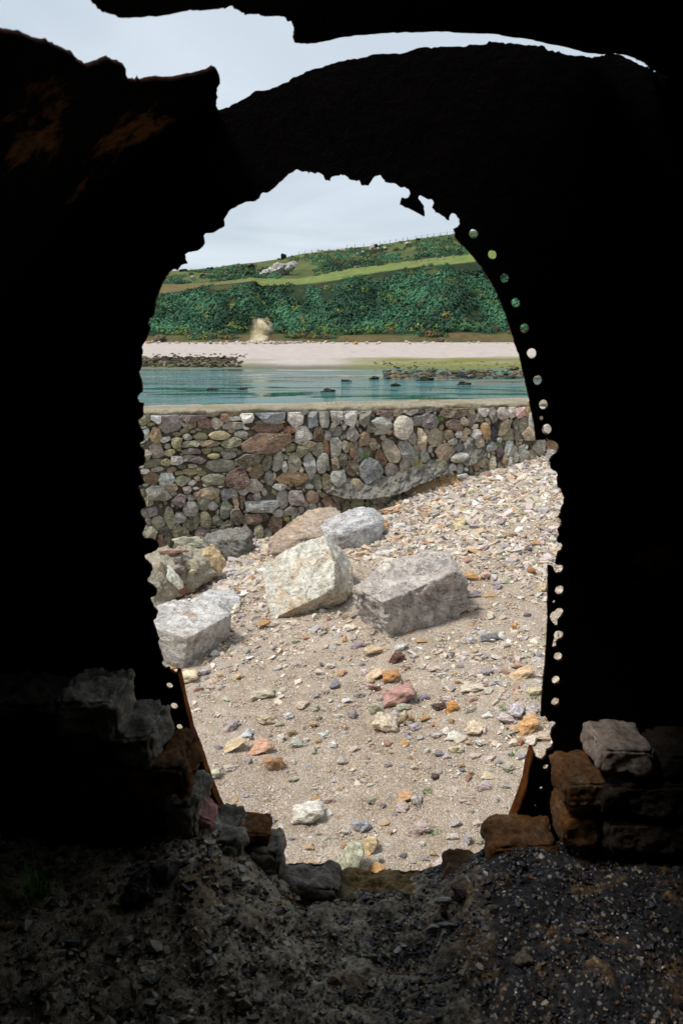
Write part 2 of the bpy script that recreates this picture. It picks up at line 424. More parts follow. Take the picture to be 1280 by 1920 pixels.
def far_land():
    # beach and shallows: from under the water up to the foot of the bank
    px = np.linspace(-900, 2200, 420)
    tt = np.linspace(0, 1, 120)
    PX, T = np.meshgrid(px, tt)
    yfar, ynear = 105.0, 40.0
    Yd = ynear + (yfar - ynear) * T
    X = (PX - 640) / F * Yd * 1.02
    zfoot = scr(np.array([640.0]), np.array([642.0]), np.array([105.0]))[2][0]
    edge = 83 + 1.5 * fbm1(PX, T * 0, 5)
    Z = np.where(Yd > edge, WATER + (zfoot - WATER) * np.clip((Yd - edge) / (yfar - edge), 0, 1) ** 1.1,
                 WATER - 0.9 * (1 - np.exp(-(edge - Yd) / 8)))
    # wet flats reach further out on the right
    rgt = 1 / (1 + np.exp(-(PX - 690) / 45))
    nz = 0.6 * fbm1(X * 9, Yd * 0.35, 21) + 0.4 * fbm1(X * 31, Yd * 0.9, 22)
    flat = WATER - 0.03 + 0.13 * nz
    m = np.clip((Yd - 53) / 6, 0, 1) * rgt * (Yd < edge + 3)
    Z = np.where(Yd < edge + 3, np.maximum(Z * (1 - m) + flat * m, Z), Z)
    _, PYv = proj(X, Yd, Z)
    alg = np.clip((PYv - 668 - 4 * nz) / 4, 0, 1) * np.clip((697 - PYv) / 4, 0, 1) * 1 / (1 + np.exp(-(PX - 655 - 20 * nz) / 14))
    algl = np.clip((PYv - 668) / 5, 0, 1) * 1 / (1 + np.exp((PX - 500 - 30 * nz) / 20))
    sand = np.array(lin((178, 167, 160))); wrack = np.array(lin((188, 176, 168)))
    green = np.array(lin((112, 114, 54))); mud = np.array(lin((108, 104, 92)))
    band = 0.5 + 0.5 * np.sin(PYv * 1.1 + 2 * nz)
    C = sand[None, None] * (1 - 0.25 * band[..., None]) + wrack[None, None] * 0.25 * band[..., None]
    dry = np.clip((Z - WATER - 0.1) / 0.25, 0, 1)[..., None]
    C = mud[None, None] * (1 - dry) + C * dry
    a2 = (alg * np.clip(0.85 + 0.5 * nz, 0, 1))[..., None]
    C = C * (1 - a2) + green[None, None] * a2
    a3 = (algl * np.clip(0.4 + 0.6 * nz, 0, 1))[..., None]
    C = C * (1 - a3) + np.array(lin((105, 105, 70)))[None, None] * a3
    t = NT('far_beach')
    at = t.n('ShaderNodeAttribute', attribute_name='tint')
    v = t.vec((1, 2.5, 3)); c = t.mix(1.0, at.outputs['Color'], t.ramp(t.noise(0.9, 8, 0.75, v), [(0.3, G1(0.72)), (0.7, G1(1.14))]), 'MULTIPLY')
    mt = t.done(c, 0.9, t.bump(t.noise(3, 6, 0.7, v), 0.6, 0.12), 0.2)
    o = mesh_obj('far_beach', grid_mesh('far_beach', X, Yd, Z, C), mt); tag(o, kind='structure')
    # hill
    px = np.linspace(-900, 2200, 520)
    vv = np.concatenate([np.linspace(0, 1, 8), np.linspace(1.02, 2, 60), np.linspace(2.03, 3, 12), np.linspace(3.02, 4, 46)])
    PX, V = np.meshgrid(px, vv)
    PY, Yd = hill_point(PX, V)
    X, Y, Z = scr(PX, PY, Yd)
    # continue behind the skyline
    X2 = X[-1:] * 1.25; Y2 = Y[-1:] + 60; Z2 = Z[-1:] - 3
    X3 = X[-1:] * 2.2; Y3 = Y[-1:] + 300; Z3 = Z[-1:] - 30
    n1 = fbm1(PX, V * 2, 31); n2 = fbm1(PX * 3.1, V * 9, 32)
    bank = np.array(lin((118, 96, 72))); bank2 = np.array(lin((92, 98, 62)))
    under = np.array(lin((48, 62, 42))); grass = np.array(lin((122, 136, 78))); brown = np.array(lin((116, 104, 72))); heath = np.array(lin((80, 88, 54)))
    C = np.zeros(PX.shape + (3,))
    C[:] = under
    f = np.clip(0.5 + n2, 0, 1)[..., None]
    C = np.where((V < 1.03)[..., None], bank * (1 - f) + bank2 * f, C)
    sc_m = np.clip(1.3 - (np.abs(PX - 490 - 12 * (V - 1)) / 17) ** 2 - np.clip(V - 1.28, 0, 9) * 6 + 0.5 * n2, 0, 1)[..., None]
    C = np.where((V < 1.6)[..., None], C * (1 - sc_m) + np.array(lin((214, 200, 168))) * sc_m, C)
    isp = ((V >= 1.985) & (V <= 3.02))[..., None]
    lf = (1 / (1 + np.exp((PX - 430) / 25)))[..., None]
    C = np.where(isp, grass * (1 - lf) + brown * lf, C)
    up = (V > 3.02)[..., None]
    C = np.where(up, heath * (1 - f * 0.6) + grass * f * 0.45 + under * 0.1, C)
    C = np.concatenate([C, C[-1:], C[-1:]]); X = np.concatenate([X, X2, X3]); Y = np.concatenate([Y, Y2, Y3]); Z = np.concatenate([Z, Z2, Z3])
    t = NT('hill_turf')
    at = t.n('ShaderNodeAttribute', attribute_name='tint'); v = t.vec((1, 1, 1))
    c = t.mix(1.0, at.outputs['Color'], t.ramp(t.noise(0.55, 8, 0.72, v), [(0.3, G1(0.62)), (0.7, G1(1.3))]), 'MULTIPLY')
    c = t.mix(t.ramp(t.noise(0.16, 5, 0.6, v), [(0.52, G1(0)), (0.66, G1(0.5))]), c, RGB(112, 108, 60))
    mt = t.done(c, 0.95, t.bump(t.noise(1.6, 7, 0.75, v), 1.0, 0.6), 0.1)
    o = mesh_obj('hill', grid_mesh('hill', X, Y, Z, C), mt); tag(o, kind='structure')
far_land()

def sea():
    V = [(-700, 9.6, WATER), (700, 9.6, WATER), (700, 130, WATER), (-700, 130, WATER)]
    t = NT('sea_water')
    v1 = t.vec((0.10, 0.55, 1)); v2 = t.vec((0.9, 3.2, 1)); v3 = t.vec((0.10, 0.40, 1))
    a = t.noise(1.0, 6, 0.55, v1, 0.8); b = t.noise(1.0, 5, 0.6, v2, 0.4); patch = t.noise(1.0, 5, 0.6, v3, 1.0)
    pr = t.ramp(patch, [(0.44, G1(0.0)), (0.60, G1(1.0))])
    rip = t.math('MULTIPLY', pr, 1.0)
    h = t.math('ADD', t.math('MULTIPLY', a, 0.05), t.math('MULTIPLY', t.math('MULTIPLY', b, rip), 0.55))
    n = t.bump(h, 1.0, 0.22)
    c = t.mix(pr, (0.006, 0.085, 0.070, 1), (0.03, 0.16, 0.17, 1))
    rg = t.ramp(patch, [(0.42, G1(0.02)), (0.6, G1(0.10))])
    mt = t.done(c, rg, n, 0.5); t.b.inputs['IOR'].default_value = 1.33
    o = mesh_obj('sea', np_mesh('sea', V, [[0, 1, 2, 3]]), mt); tag(o, kind='structure')
sea()
# seabed / open ground sheet to the horizon
def seabed():
    z = WATER - 2.2
    V = [(-1500, -1500, z), (1500, -1500, z), (1500, 1500, z), (-1500, 1500, z)]
    t = NT('seabed_sand'); o = mesh_obj('seabed', np_mesh('seabed', V, [[0, 1, 2, 3]]), t.done(RGB(70, 95, 85), 0.95)); tag(o, kind='structure')
    # slope under and behind the wall down to the sea
    xs = np.linspace(-60, 60, 60); ys = np.array([8.2, 10, 14, 20, 30, 42])
    X, Y = np.meshgrid(xs, ys); zz_ = np.array([-0.95, -1.3, -2.0, -2.6, -3.4, -4.4])[:, None] + 0 * X
    Y = Y + WK * np.clip(X, -9, 12) + 0.45
    o = mesh_obj('shore_slope', grid_mesh('shore_slope', X, Y, zz_), M_sand); tag(o, kind='structure')
    xs = np.linspace(-60, 60, 60); ys = np.array([-60, -20, -3, 1.25])
    X, Y = np.meshgrid(xs, ys); o = mesh_obj('land_behind', grid_mesh('land_behind', X, Y, 0 * X - 0.62), M_sand); tag(o, kind='structure')
seabed()

# ------------------------------------------------------------------ bracken on the hill (uncountable)
def bracken():
    variants = []
    for k in range(10):
        r = np.random.default_rng(100 + k); n = 56
        th = r.uniform(0, 2 * np.pi, n); ph = np.arccos(r.uniform(0.0, 1, n)); rad = r.uniform(0.62, 1.0, n)
        c = np.stack([np.sin(ph) * np.cos(th), np.sin(ph) * np.sin(th), np.cos(ph) * 0.85], -1) * rad[:, None] * (1 + 0.25 * np.sin(3 * th + k))[:, None]
        d = r.normal(size=(n, 3)); d /= np.linalg.norm(d, axis=1)[:, None]
        nrm = c / np.linalg.norm(c, axis=1)[:, None] + r.normal(size=(n, 3)) * 0.28 + np.array([0, 0, 0.35])
        nrm /= np.linalg.norm(nrm, axis=1)[:, None]
        a = np.cross(nrm, d); a /= np.linalg.norm(a, axis=1)[:, None]; b = np.cross(nrm, a)
        s = r.uniform(0.16, 0.30, n)[:, None]
        V = np.stack([c - a * s * 0.5, c + b * s * 1.3, c + a * s * 0.5, c - b * s * 0.7], 1).reshape(-1, 3)
        br = r.uniform(0.88, 1.14, n) 
        variants.append((V, np.repeat(br, 4)))
    PX = []; VV = []
    def add(n, pr, vr):
        PX.append(rng.uniform(*pr, n)); VV.append(rng.uniform(*vr, n))
    add(6800, (240, 1080), (1.0, 2.0)); add(1500, (240, 1080), (0.85, 1.1)); add(900, (-400, 240), (1, 2)); add(900, (1080, 1700), (1, 2))
    add(3600, (240, 1080), (3.0, 4.0)); add(400, (-400, 240), (3, 4)); add(500, (1080, 1700), (3, 4))
    px = np.concatenate(PX); v = np.concatenate(VV)
    dens = fbm1(px, v * 1.3, 41) + 0.6 * fbm1(px * 2.7, v * 5, 42)
    thr = np.where(v > 3, 0.05 + 0.25 * (v - 3.4), -0.75)
    thr = np.where((px > 640) & (v > 3), thr - 0.65, thr - 0.25 * (v > 3))
    thr = np.where((v > 1.86) & (v <= 2), 0.9 * np.sin(px * 0.045) * (v - 1.86) * 7, thr)
    # bare earth scar and turf patches low on the slope
    thr = np.where((np.abs(px - 489) < 30) & (v < 1.36 - np.abs(px - 489) * 0.006), 9, thr)
    thr = np.where((np.abs(px - 560) < 16) & (v > 1.55) & (v < 1.95), 0.6, thr)
    thr = np.where((np.abs(px - 612) < 12) & (v > 1.6) & (v < 1.85), 0.6, thr)
    thr = np.where(v < 1.06, 0.35, thr)
    k = dens > thr
    px = px[k]; v = v[k]
    py, Yd = hill_point(px, v); X, Y, Z = scr(px, py, Yd)
    n = len(px)
    s = (0.38 + 0.75 * rng.random(n) ** 1.8) * np.where(v > 3, 0.82, 1) * np.where(np.abs(v - 2) < 0.12, 0.6, 1) * np.where(v > 3.85, 0.6, 1) * np.where((px < 240) | (px > 1080), 1.7, 1) * np.where(v > 3, 1.05, 1.0) * np.where(v < 1.06, 0.6, 1)
    tone = 1.2 * fbm1(px * 1.1, v * 3, 51) + 0.6 * fbm1(px * 4, v * 9, 52) + rng.normal(0, 0.25, n)
    dk = np.array(lin((20, 48, 32))); lt = np.array(lin((70, 120, 86))); yl = np.array(lin((112, 128, 54))); br_ = np.array(lin((120, 92, 60)))
    f = np.clip(0.45 + tone * 0.55, 0, 1)[:, None]
    C = dk * (1 - f) + lt * f
    pt_ = fbm1(px * 2.3, v * 7, 61)
    isy = (rng.random(n) < np.where(pt_ > 0.55, 0.5, 0.0) + np.where(v < 1.12, 0.22, 0.02))[:, None]; C = np.where(isy, yl * rng.uniform(0.6, 1, (n, 1)), C)
    isb = (rng.random(n) < np.where(v < 1.05, 0.35, np.where(v > 3.3, 0.14, 0.008)))[:, None]; C = np.where(isb, br_ * rng.uniform(0.5, 1, (n, 1)), C)
    Vs = []; Cs = []
    vi = rng.integers(0, 10, n); rot = rng.uniform(0, 6.28, n)
    for q in range(10):
        idx = np.where(vi == q)[0]; V0, b0 = variants[q]
        ca, sa = np.cos(rot[idx])[:, None], np.sin(rot[idx])[:, None]
        x = (V0[None, :, 0] * ca - V0[None, :, 1] * sa) * s[idx, None] + X[idx, None]
        y = (V0[None, :, 0] * sa + V0[None, :, 1] * ca) * s[idx, None] + Y[idx, None]
        z = V0[None, :, 2] * s[idx, None] * 1.1 + Z[idx, None] - 0.05
        Vs.append(np.stack([x, y, z], -1).reshape(-1, 3))
        Cs.append((C[idx, None, :] * b0[None, :, None]).reshape(-1, 3))
    V = np.concatenate(Vs); Cc = np.concatenate(Cs); T = np.arange(len(V)).reshape(-1, 4)
    t = NT('bracken_frond')
    at = t.n('ShaderNodeAttribute', attribute_name='tint')
    mt = t.done(at.outputs['Color'], 0.7, None, 0.25)
    o = mesh_obj('bracken', np_mesh('bracken', V, T, Cc), mt)
    tag(o, 'dense dark green bracken covering the hillside above the far beach', 'bracken', kind='stuff')
bracken()

# ================================================================== rocks
def rock_bm(pts, edge=0.05, amp=0.02, nscale=3.0, smooth=2, seed=0, strat=0.0):
    bm = bmesh.new()
    vs = [bm.verts.new(p) for p in pts]
    r = bmesh.ops.convex_hull(bm, input=vs)
    junk = [e for e in set(r['geom_interior'] + r['geom_unused']) if isinstance(e, bmesh.types.BMVert) and e.is_valid]
    if junk: bmesh.ops.delete(bm, geom=junk, context='VERTS')
    loose = [v for v in bm.verts if not v.link_faces]
    if loose: bmesh.ops.delete(bm, geom=loose, context='VERTS')
    for it in range(7):
        es = [e for e in bm.edges if e.calc_length() > edge]
        if not es or len(bm.verts) > 16000: break
        bmesh.ops.subdivide_edges(bm, edges=es, cuts=1, use_grid_fill=False)
        bmesh.ops.triangulate(bm, faces=[f for f in bm.faces if len(f.verts) > 3])
    for _ in range(smooth):
        bmesh.ops.smooth_vert(bm, verts=bm.verts, factor=0.5, use_axis_x=True, use_axis_y=True, use_axis_z=True)
    bm.normal_update()
    off = Vector((seed * 3.7, seed * 1.3, seed * 5.1))
    disp = []
    def chip(p):
        c = noise.voronoi(p)[1][0]
        h = noise.cell_vector(c * 13.7 + off)
        return (p - c).dot(h) * 1.5 + h.x * 0.12
    for v in bm.verts:
        p = v.co * nscale + off
        w_ = noise.noise_vector(p * 1.5) * 0.25
        d = chip((p + w_) * 0.75) * 0.5 + chip((p + w_) * 2.1) * 0.42 + chip((p + w_) * 5.0) * 0.22
        d += noise.fractal(p * 1.4, 0.8, 2.1, 6) * 0.42
        if strat: d += strat * (abs(((v.co.z * 0.8 + v.co.x * 0.5 + 0.05 * noise.noise(p)) * nscale * 3) % 1 - 0.5) - 0.25)
        disp.append(d * amp)
    for v, d in zip(bm.verts, disp): v.co += v.normal * d
    return bm
def boulder(name, pts, contact, mat, label, cat='boulder', **kw):
    """pts: (px, py, dY) relative to the ground contact's depth"""
    base = G(*contact)
    W_ = [P(a, b, base.y + c) for a, b, c in pts]
    W_ = [Vector((p.x, p.y, p.z)) for p in W_]
    bm = rock_bm(W_, **kw)
    for v in bm.verts: v.co -= base
    o = mesh_obj(name, bm_mesh(bm, name), mat, loc=base)
    return tag(o, label, cat)

MB1 = mat_boulder('cream_quartzite', RGB(212, 206, 192), RGB(206, 202, 188), RGB(192, 150, 92), 0.7, 1.0, 0.45)
MB2 = mat_boulder('mauve_quartzite', RGB(196, 186, 176), RGB(168, 158, 152), RGB(180, 150, 120), 0.5, 1.0, 0.35)
MB3 = mat_boulder('white_quartzite', RGB(204, 202, 200), RGB(170, 168, 168), RGB(190, 170, 150), 0.2, 1.1, 0.6)
MB4 = mat_boulder('pink_slab_rock', RGB(190, 166, 142), RGB(168, 148, 130), RGB(206, 198, 190), 0.6, 1.2, 0.3)
MB5 = mat_boulder('grey_brown_quartzite', RGB(212, 208, 204), RGB(196, 190, 180), RGB(170, 120, 62), 0.75, 1.3, 0.4)
MB7 = mat_mortar('rubble_concrete', RGB(178, 168, 148), RGB(190, 182, 166), RGB(160, 134, 104), 1.2)
MB8 = mat_boulder('grey_schist', RGB(146, 144, 138), RGB(118, 116, 108), RGB(150, 130, 105), 0.4, 1.6, 0.2, 0.7)

def faceted(contact, known, faces, hidden):
    """known: name -> (px, py, dY); faces: (three known names, [(name, px, py)...]) puts further corners on that face's plane"""
    base = G(*contact); K = {k: P(v[0], v[1], base.y + v[2]) for k, v in known.items()}
    for (n3, extra) in faces:
        a_, b_, c_ = (K[q] for q in n3); nn = (b_ - a_).cross(c_ - a_)
        for (nm, px, py) in extra:
            d = ray(px, py); K[nm] = EYE + d * ((a_ - EYE).dot(nn) / d.dot(nn))
    pts = list(K.values()) + [P(x, y, base.y + c) for x, y, c in hidden]
    return base, pts
def faceted_boulder(name, contact, known, faces, hidden, mat, label, **kw):
    base, pts = faceted(contact, known, faces, hidden)
    bm = rock_bm(pts, **kw)
    for v in bm.verts: v.co -= base
    return tag(mesh_obj(name, bm_mesh(bm, name), mat, loc=base), label, 'boulder')
faceted_boulder('cream_boulder', (526, 1176),
    {'a': (492, 1072, .60), 'c': (512, 1160, .15), 'i': (625, 1100, -.02), 'd': (664, 1108, .30), 'e': (526, 1178, .24)},
    [('aci', [('b', 606, 1004), ('f', 520, 1044), ('g', 560, 1017), ('h', 627, 1062), ('j', 602, 1117), ('k', 497, 1112)]),
     ('cie', [('l', 575, 1167), ('m', 640, 1128)]),
     ('bid', [('n', 641, 1029), ('o', 659, 1060)])],
    [(580, 1050, 1.2), (640, 1080, .9), (530, 1110, .9), (640, 1140, .7), (545, 1180, .6)], MB1,
    'large cream-white boulder with ochre hollow, left of the mauve-grey one', edge=0.018, amp=0.018, nscale=5, seed=1, smooth=1)
faceted_boulder('mauve_boulder', (733, 1203),
    {'a': (716, 1130, 0.0), 'b': (852, 1073, .20), 'c': (733, 1206, .07), 't': (800, 1032, .58), 'd': (663, 1100, .30)},
    [('abc', [('e', 873, 1089), ('f', 877, 1134), ('g', 851, 1163), ('h', 790, 1193)]),
     ('acd', [('i', 661, 1124), ('j', 682, 1163)]),
     ('abt', [('k', 842, 1036)]),
     ('atd', [('l', 728, 1054), ('m', 698, 1070)])],
    [(860, 1090, .75), (720, 1100, .85), (800, 1080, 1.05), (760, 1210, .5), (850, 1170, .6), (700, 1160, .7)], MB2,
    'large mauve-grey boulder with a rough fractured front face, right of the cream one', edge=0.018, amp=0.030, nscale=4.5, seed=2, smooth=1)
boulder('white_boulder', [(598, 985, .1), (606, 1008, .02), (630, 1029, .0), (692, 1029, .02), (715, 1005, .1), (721, 970, .2), (702, 951, .35), (672, 949, .4), (640, 962, .3), (612, 975, .2), (640, 1000, -.04), (690, 985, .02), (640, 1030, .5), (710, 1010, .6)], (650, 1030), MB3,
        'smooth pale grey boulder with white veins, behind the cream boulder near the wall', edge=0.022, amp=0.014, nscale=5, seed=3)
boulder('pink_slab', [(500, 1015, .1), (506, 1040, 0), (560, 1045, .0), (610, 1005, .1), (641, 965, .4), (632, 950, .6), (578, 954, .6), (535, 985, .35), (560, 1010, .02), (600, 1060, .2), (560, 1020, .7)], (530, 1045), MB4,
        'sloping pinkish-brown rock slab leaning against the foot of the wall', 'rock', edge=0.025, amp=0.018, nscale=5, seed=4, strat=0.3)
faceted_boulder('left_boulder', (340, 1258),
    {'a': (325, 1124, .46), 'b': (432, 1152, .34), 'c': (352, 1197, -.02), 'd': (345, 1259, .03), 'e': (290, 1170, .10)},
    [('abc', [('f', 402, 1128), ('g', 372, 1122)]), ('cbd', [('h', 431, 1194), ('i', 402, 1216), ('j', 372, 1238)]),
     ('cde', [('k', 305, 1246), ('l', 268, 1235)]), ('ace', [('m', 262, 1150), ('n', 240, 1160)])],
    [(260, 1200, .8), (400, 1180, .85), (330, 1270, .5)], MB5,
    'pale flat-topped boulder stained orange below, cut off by the left edge of the opening', edge=0.018, amp=0.012, nscale=5, seed=5, smooth=1)
boulder('low_rock', [(363, 1120, .1), (392, 1103, .3), (440, 1104, .3), (456, 1124, .15), (449, 1141, .04), (425, 1152, 0), (398, 1148, .0), (380, 1150, .1), (430, 1170, .2), (380, 1160, .3)], (425, 1152), MB3,
        'low grey-white rock directly behind the pale flat-topped boulder', 'rock', edge=0.03, amp=0.015, nscale=7, seed=6)
boulder('schist_rock', [(372, 1010, .1), (400, 996, .2), (428, 990, .25), (465, 989, .2), (473, 1000, .1), (472, 1047, .0), (440, 1052, -.03), (410, 1050, .0), (385, 1040, .0), (420, 1010, .0), (460, 1010, -.02), (470, 1050, .4), (400, 1050, .4)], (440, 1050), MB8,
        'grey layered rock standing at the foot of the wall, right of the concrete chunk', 'rock', edge=0.025, amp=0.022, nscale=8, seed=7, strat=1.2)

# chunk of fallen masonry with stones still in it
def pebble_mesh(name, seed, sub=2, amp=0.16, soft=0.35, npt=15):
    r = random.Random(seed)
    bm = bmesh.new()
    pts = []
    for i in range(npt):
        v = Vector((r.gauss(0, 1), r.gauss(0, 1), r.gauss(0, 1))).normalized()
        v = Vector((v.x / max(abs(v.x), abs(v.y), abs(v.z)) * 0.30 + v.x * 0.7, v.y / max(abs(v.x), abs(v.y), abs(v.z)) * 0.3 + v.y * 0.7, v.z))
        pts.append(v * r.uniform(0.86, 1.1))
    vs = [bm.verts.new(p) for p in pts]
    q = bmesh.ops.convex_hull(bm, input=vs)
    junk = [e for e in set(q['geom_interior'] + q['geom_unused']) if isinstance(e, bmesh.types.BMVert) and e.is_valid]
    if junk: bmesh.ops.delete(bm, geom=junk, context='VERTS')
    for _ in range(sub):
        bmesh.ops.subdivide_edges(bm, edges=bm.edges[:], cuts=1)
        bmesh.ops.triangulate(bm, faces=[f for f in bm.faces if len(f.verts) > 3])
        bmesh.ops.smooth_vert(bm, verts=bm.verts, factor=soft, use_axis_x=True, use_axis_y=True, use_axis_z=True)
    bm.normal_update()
    for v in bm.verts:
        p = v.co * 1.6 + Vector((seed, 0, 0))
        v.co += v.normal * (noise.fractal(p, 0.8, 2, 4) * amp)
    R0 = max(max(abs(v.co.x), abs(v.co.y), abs(v.co.z)) for v in bm.verts)
    for v in bm.verts: v.co /= R0 * 0.93
    me = bm_mesh(bm, name, smooth=True)
    me.set_sharp_from_angle(angle=R_(34))
    return me
ROCKS = [pebble_mesh('stone', 11 + k, 3, 0.20, soft=0.16, npt=12) for k in range(12)]
for m in ROCKS: m.materials.append(M_cobble)
def place_stone(name, px, py, w, h, col, ang=0, parent=None, Y=None, k=None, sink=0.10, flat=None, d=None):
    """stone whose outline is about w x h px round (px, py); rests on the beach unless Y is given"""
    if Y is None:
        b = G(px, py + h * 0.32); 
    else:
        b = P(px, py, Y)
    dist = (b - EYE).length * (cp if True else 1)
    m = dist / F * (1.34 if Y is None else 1.0)
    gy_ = (col[0] + col[1] + col[2]) / 3; col = tuple(min(1, (q * 0.78 + gy_ * 0.22) * 1.08 * t_) for q, t_ in zip(col[:3], (1.03, 1.0, 0.95))) + (1,)
    W2 = w * m / 2
    H2 = h * m / 2 * (1.0 if Y is not None else 0.80)
    D2 = d if d else min(W2, H2) * 0.9 + 0.3 * W2
    me = ROCKS[(k if k is not None else random.randrange(len(ROCKS)))]
    o = mesh_obj(name, me)
    o.color = col
    o.scale = (W2, D2, H2)
    if Y is None:
        o.location = (b.x, b.y, b.z + H2 * (1 - 2 * sink) * 0.6)
        o.rotation_euler = (random.uniform(-.15, .15), R_(ang), 0)
    else:
        o.location = b; o.rotation_euler = (0, R_(ang), 0)
    if parent is not None:
        o.location = Vector(o.location) - parent.location; o.parent = parent
    return o
cb = G(320, 1128)
chunk = empty('masonry_chunk', cb, 'fallen concrete chunk with a white slab and brown stones in it, below the wall', 'masonry')
pts = [P(a, b, cb.y + c) for a, b, c in [(272, 1040, .05), (300, 1031, .1), (345, 1026, .2), (375, 1018, .3), (398, 1030, .3), (412, 1075, .18), (380, 1092, .05), (350, 1112, .0), (318, 1132, -.05), (288, 1140, -.05), (240, 1120, .0), (240, 1055, .1), (320, 1060, -.02), (290, 1060, -.05), (370, 1060, .05), (350, 1110, .5), (260, 1110, .5)]]
bm = rock_bm(pts, edge=0.025, amp=0.03, nscale=8, seed=9)
for v in bm.verts: v.co -= cb
mesh_obj('concrete', bm_mesh(bm, 'concrete'), MB7, chunk)
for (a, b, w, h, an, c, Yo) in [(327, 1086, 26, 64, -22, (212, 216, 200), -.07), (398, 1048, 40, 66, -28, (196, 168, 120), .20), (355, 1016, 62, 26, -5, (176, 176, 150), .24), (340, 1052, 42, 18, -6, (118, 108, 100), .0), (333, 1068, 40, 26, 0, (140, 124, 116), -.03), (322, 1034, 60, 18, 0, (178, 140, 116), .08), (300, 1062, 14, 30, -20, (180, 160, 130), -.06), (362, 1072, 14, 16, 0, (190, 180, 150), .0), (295, 1100, 22, 30, 10, (150, 150, 130), -.06), (345, 1105, 20, 20, 0, (150, 90, 60), .0)]:
    place_stone('embedded_stone', a, b, w, h, RGB(*c), an, chunk, cb.y + Yo, d=0.05)

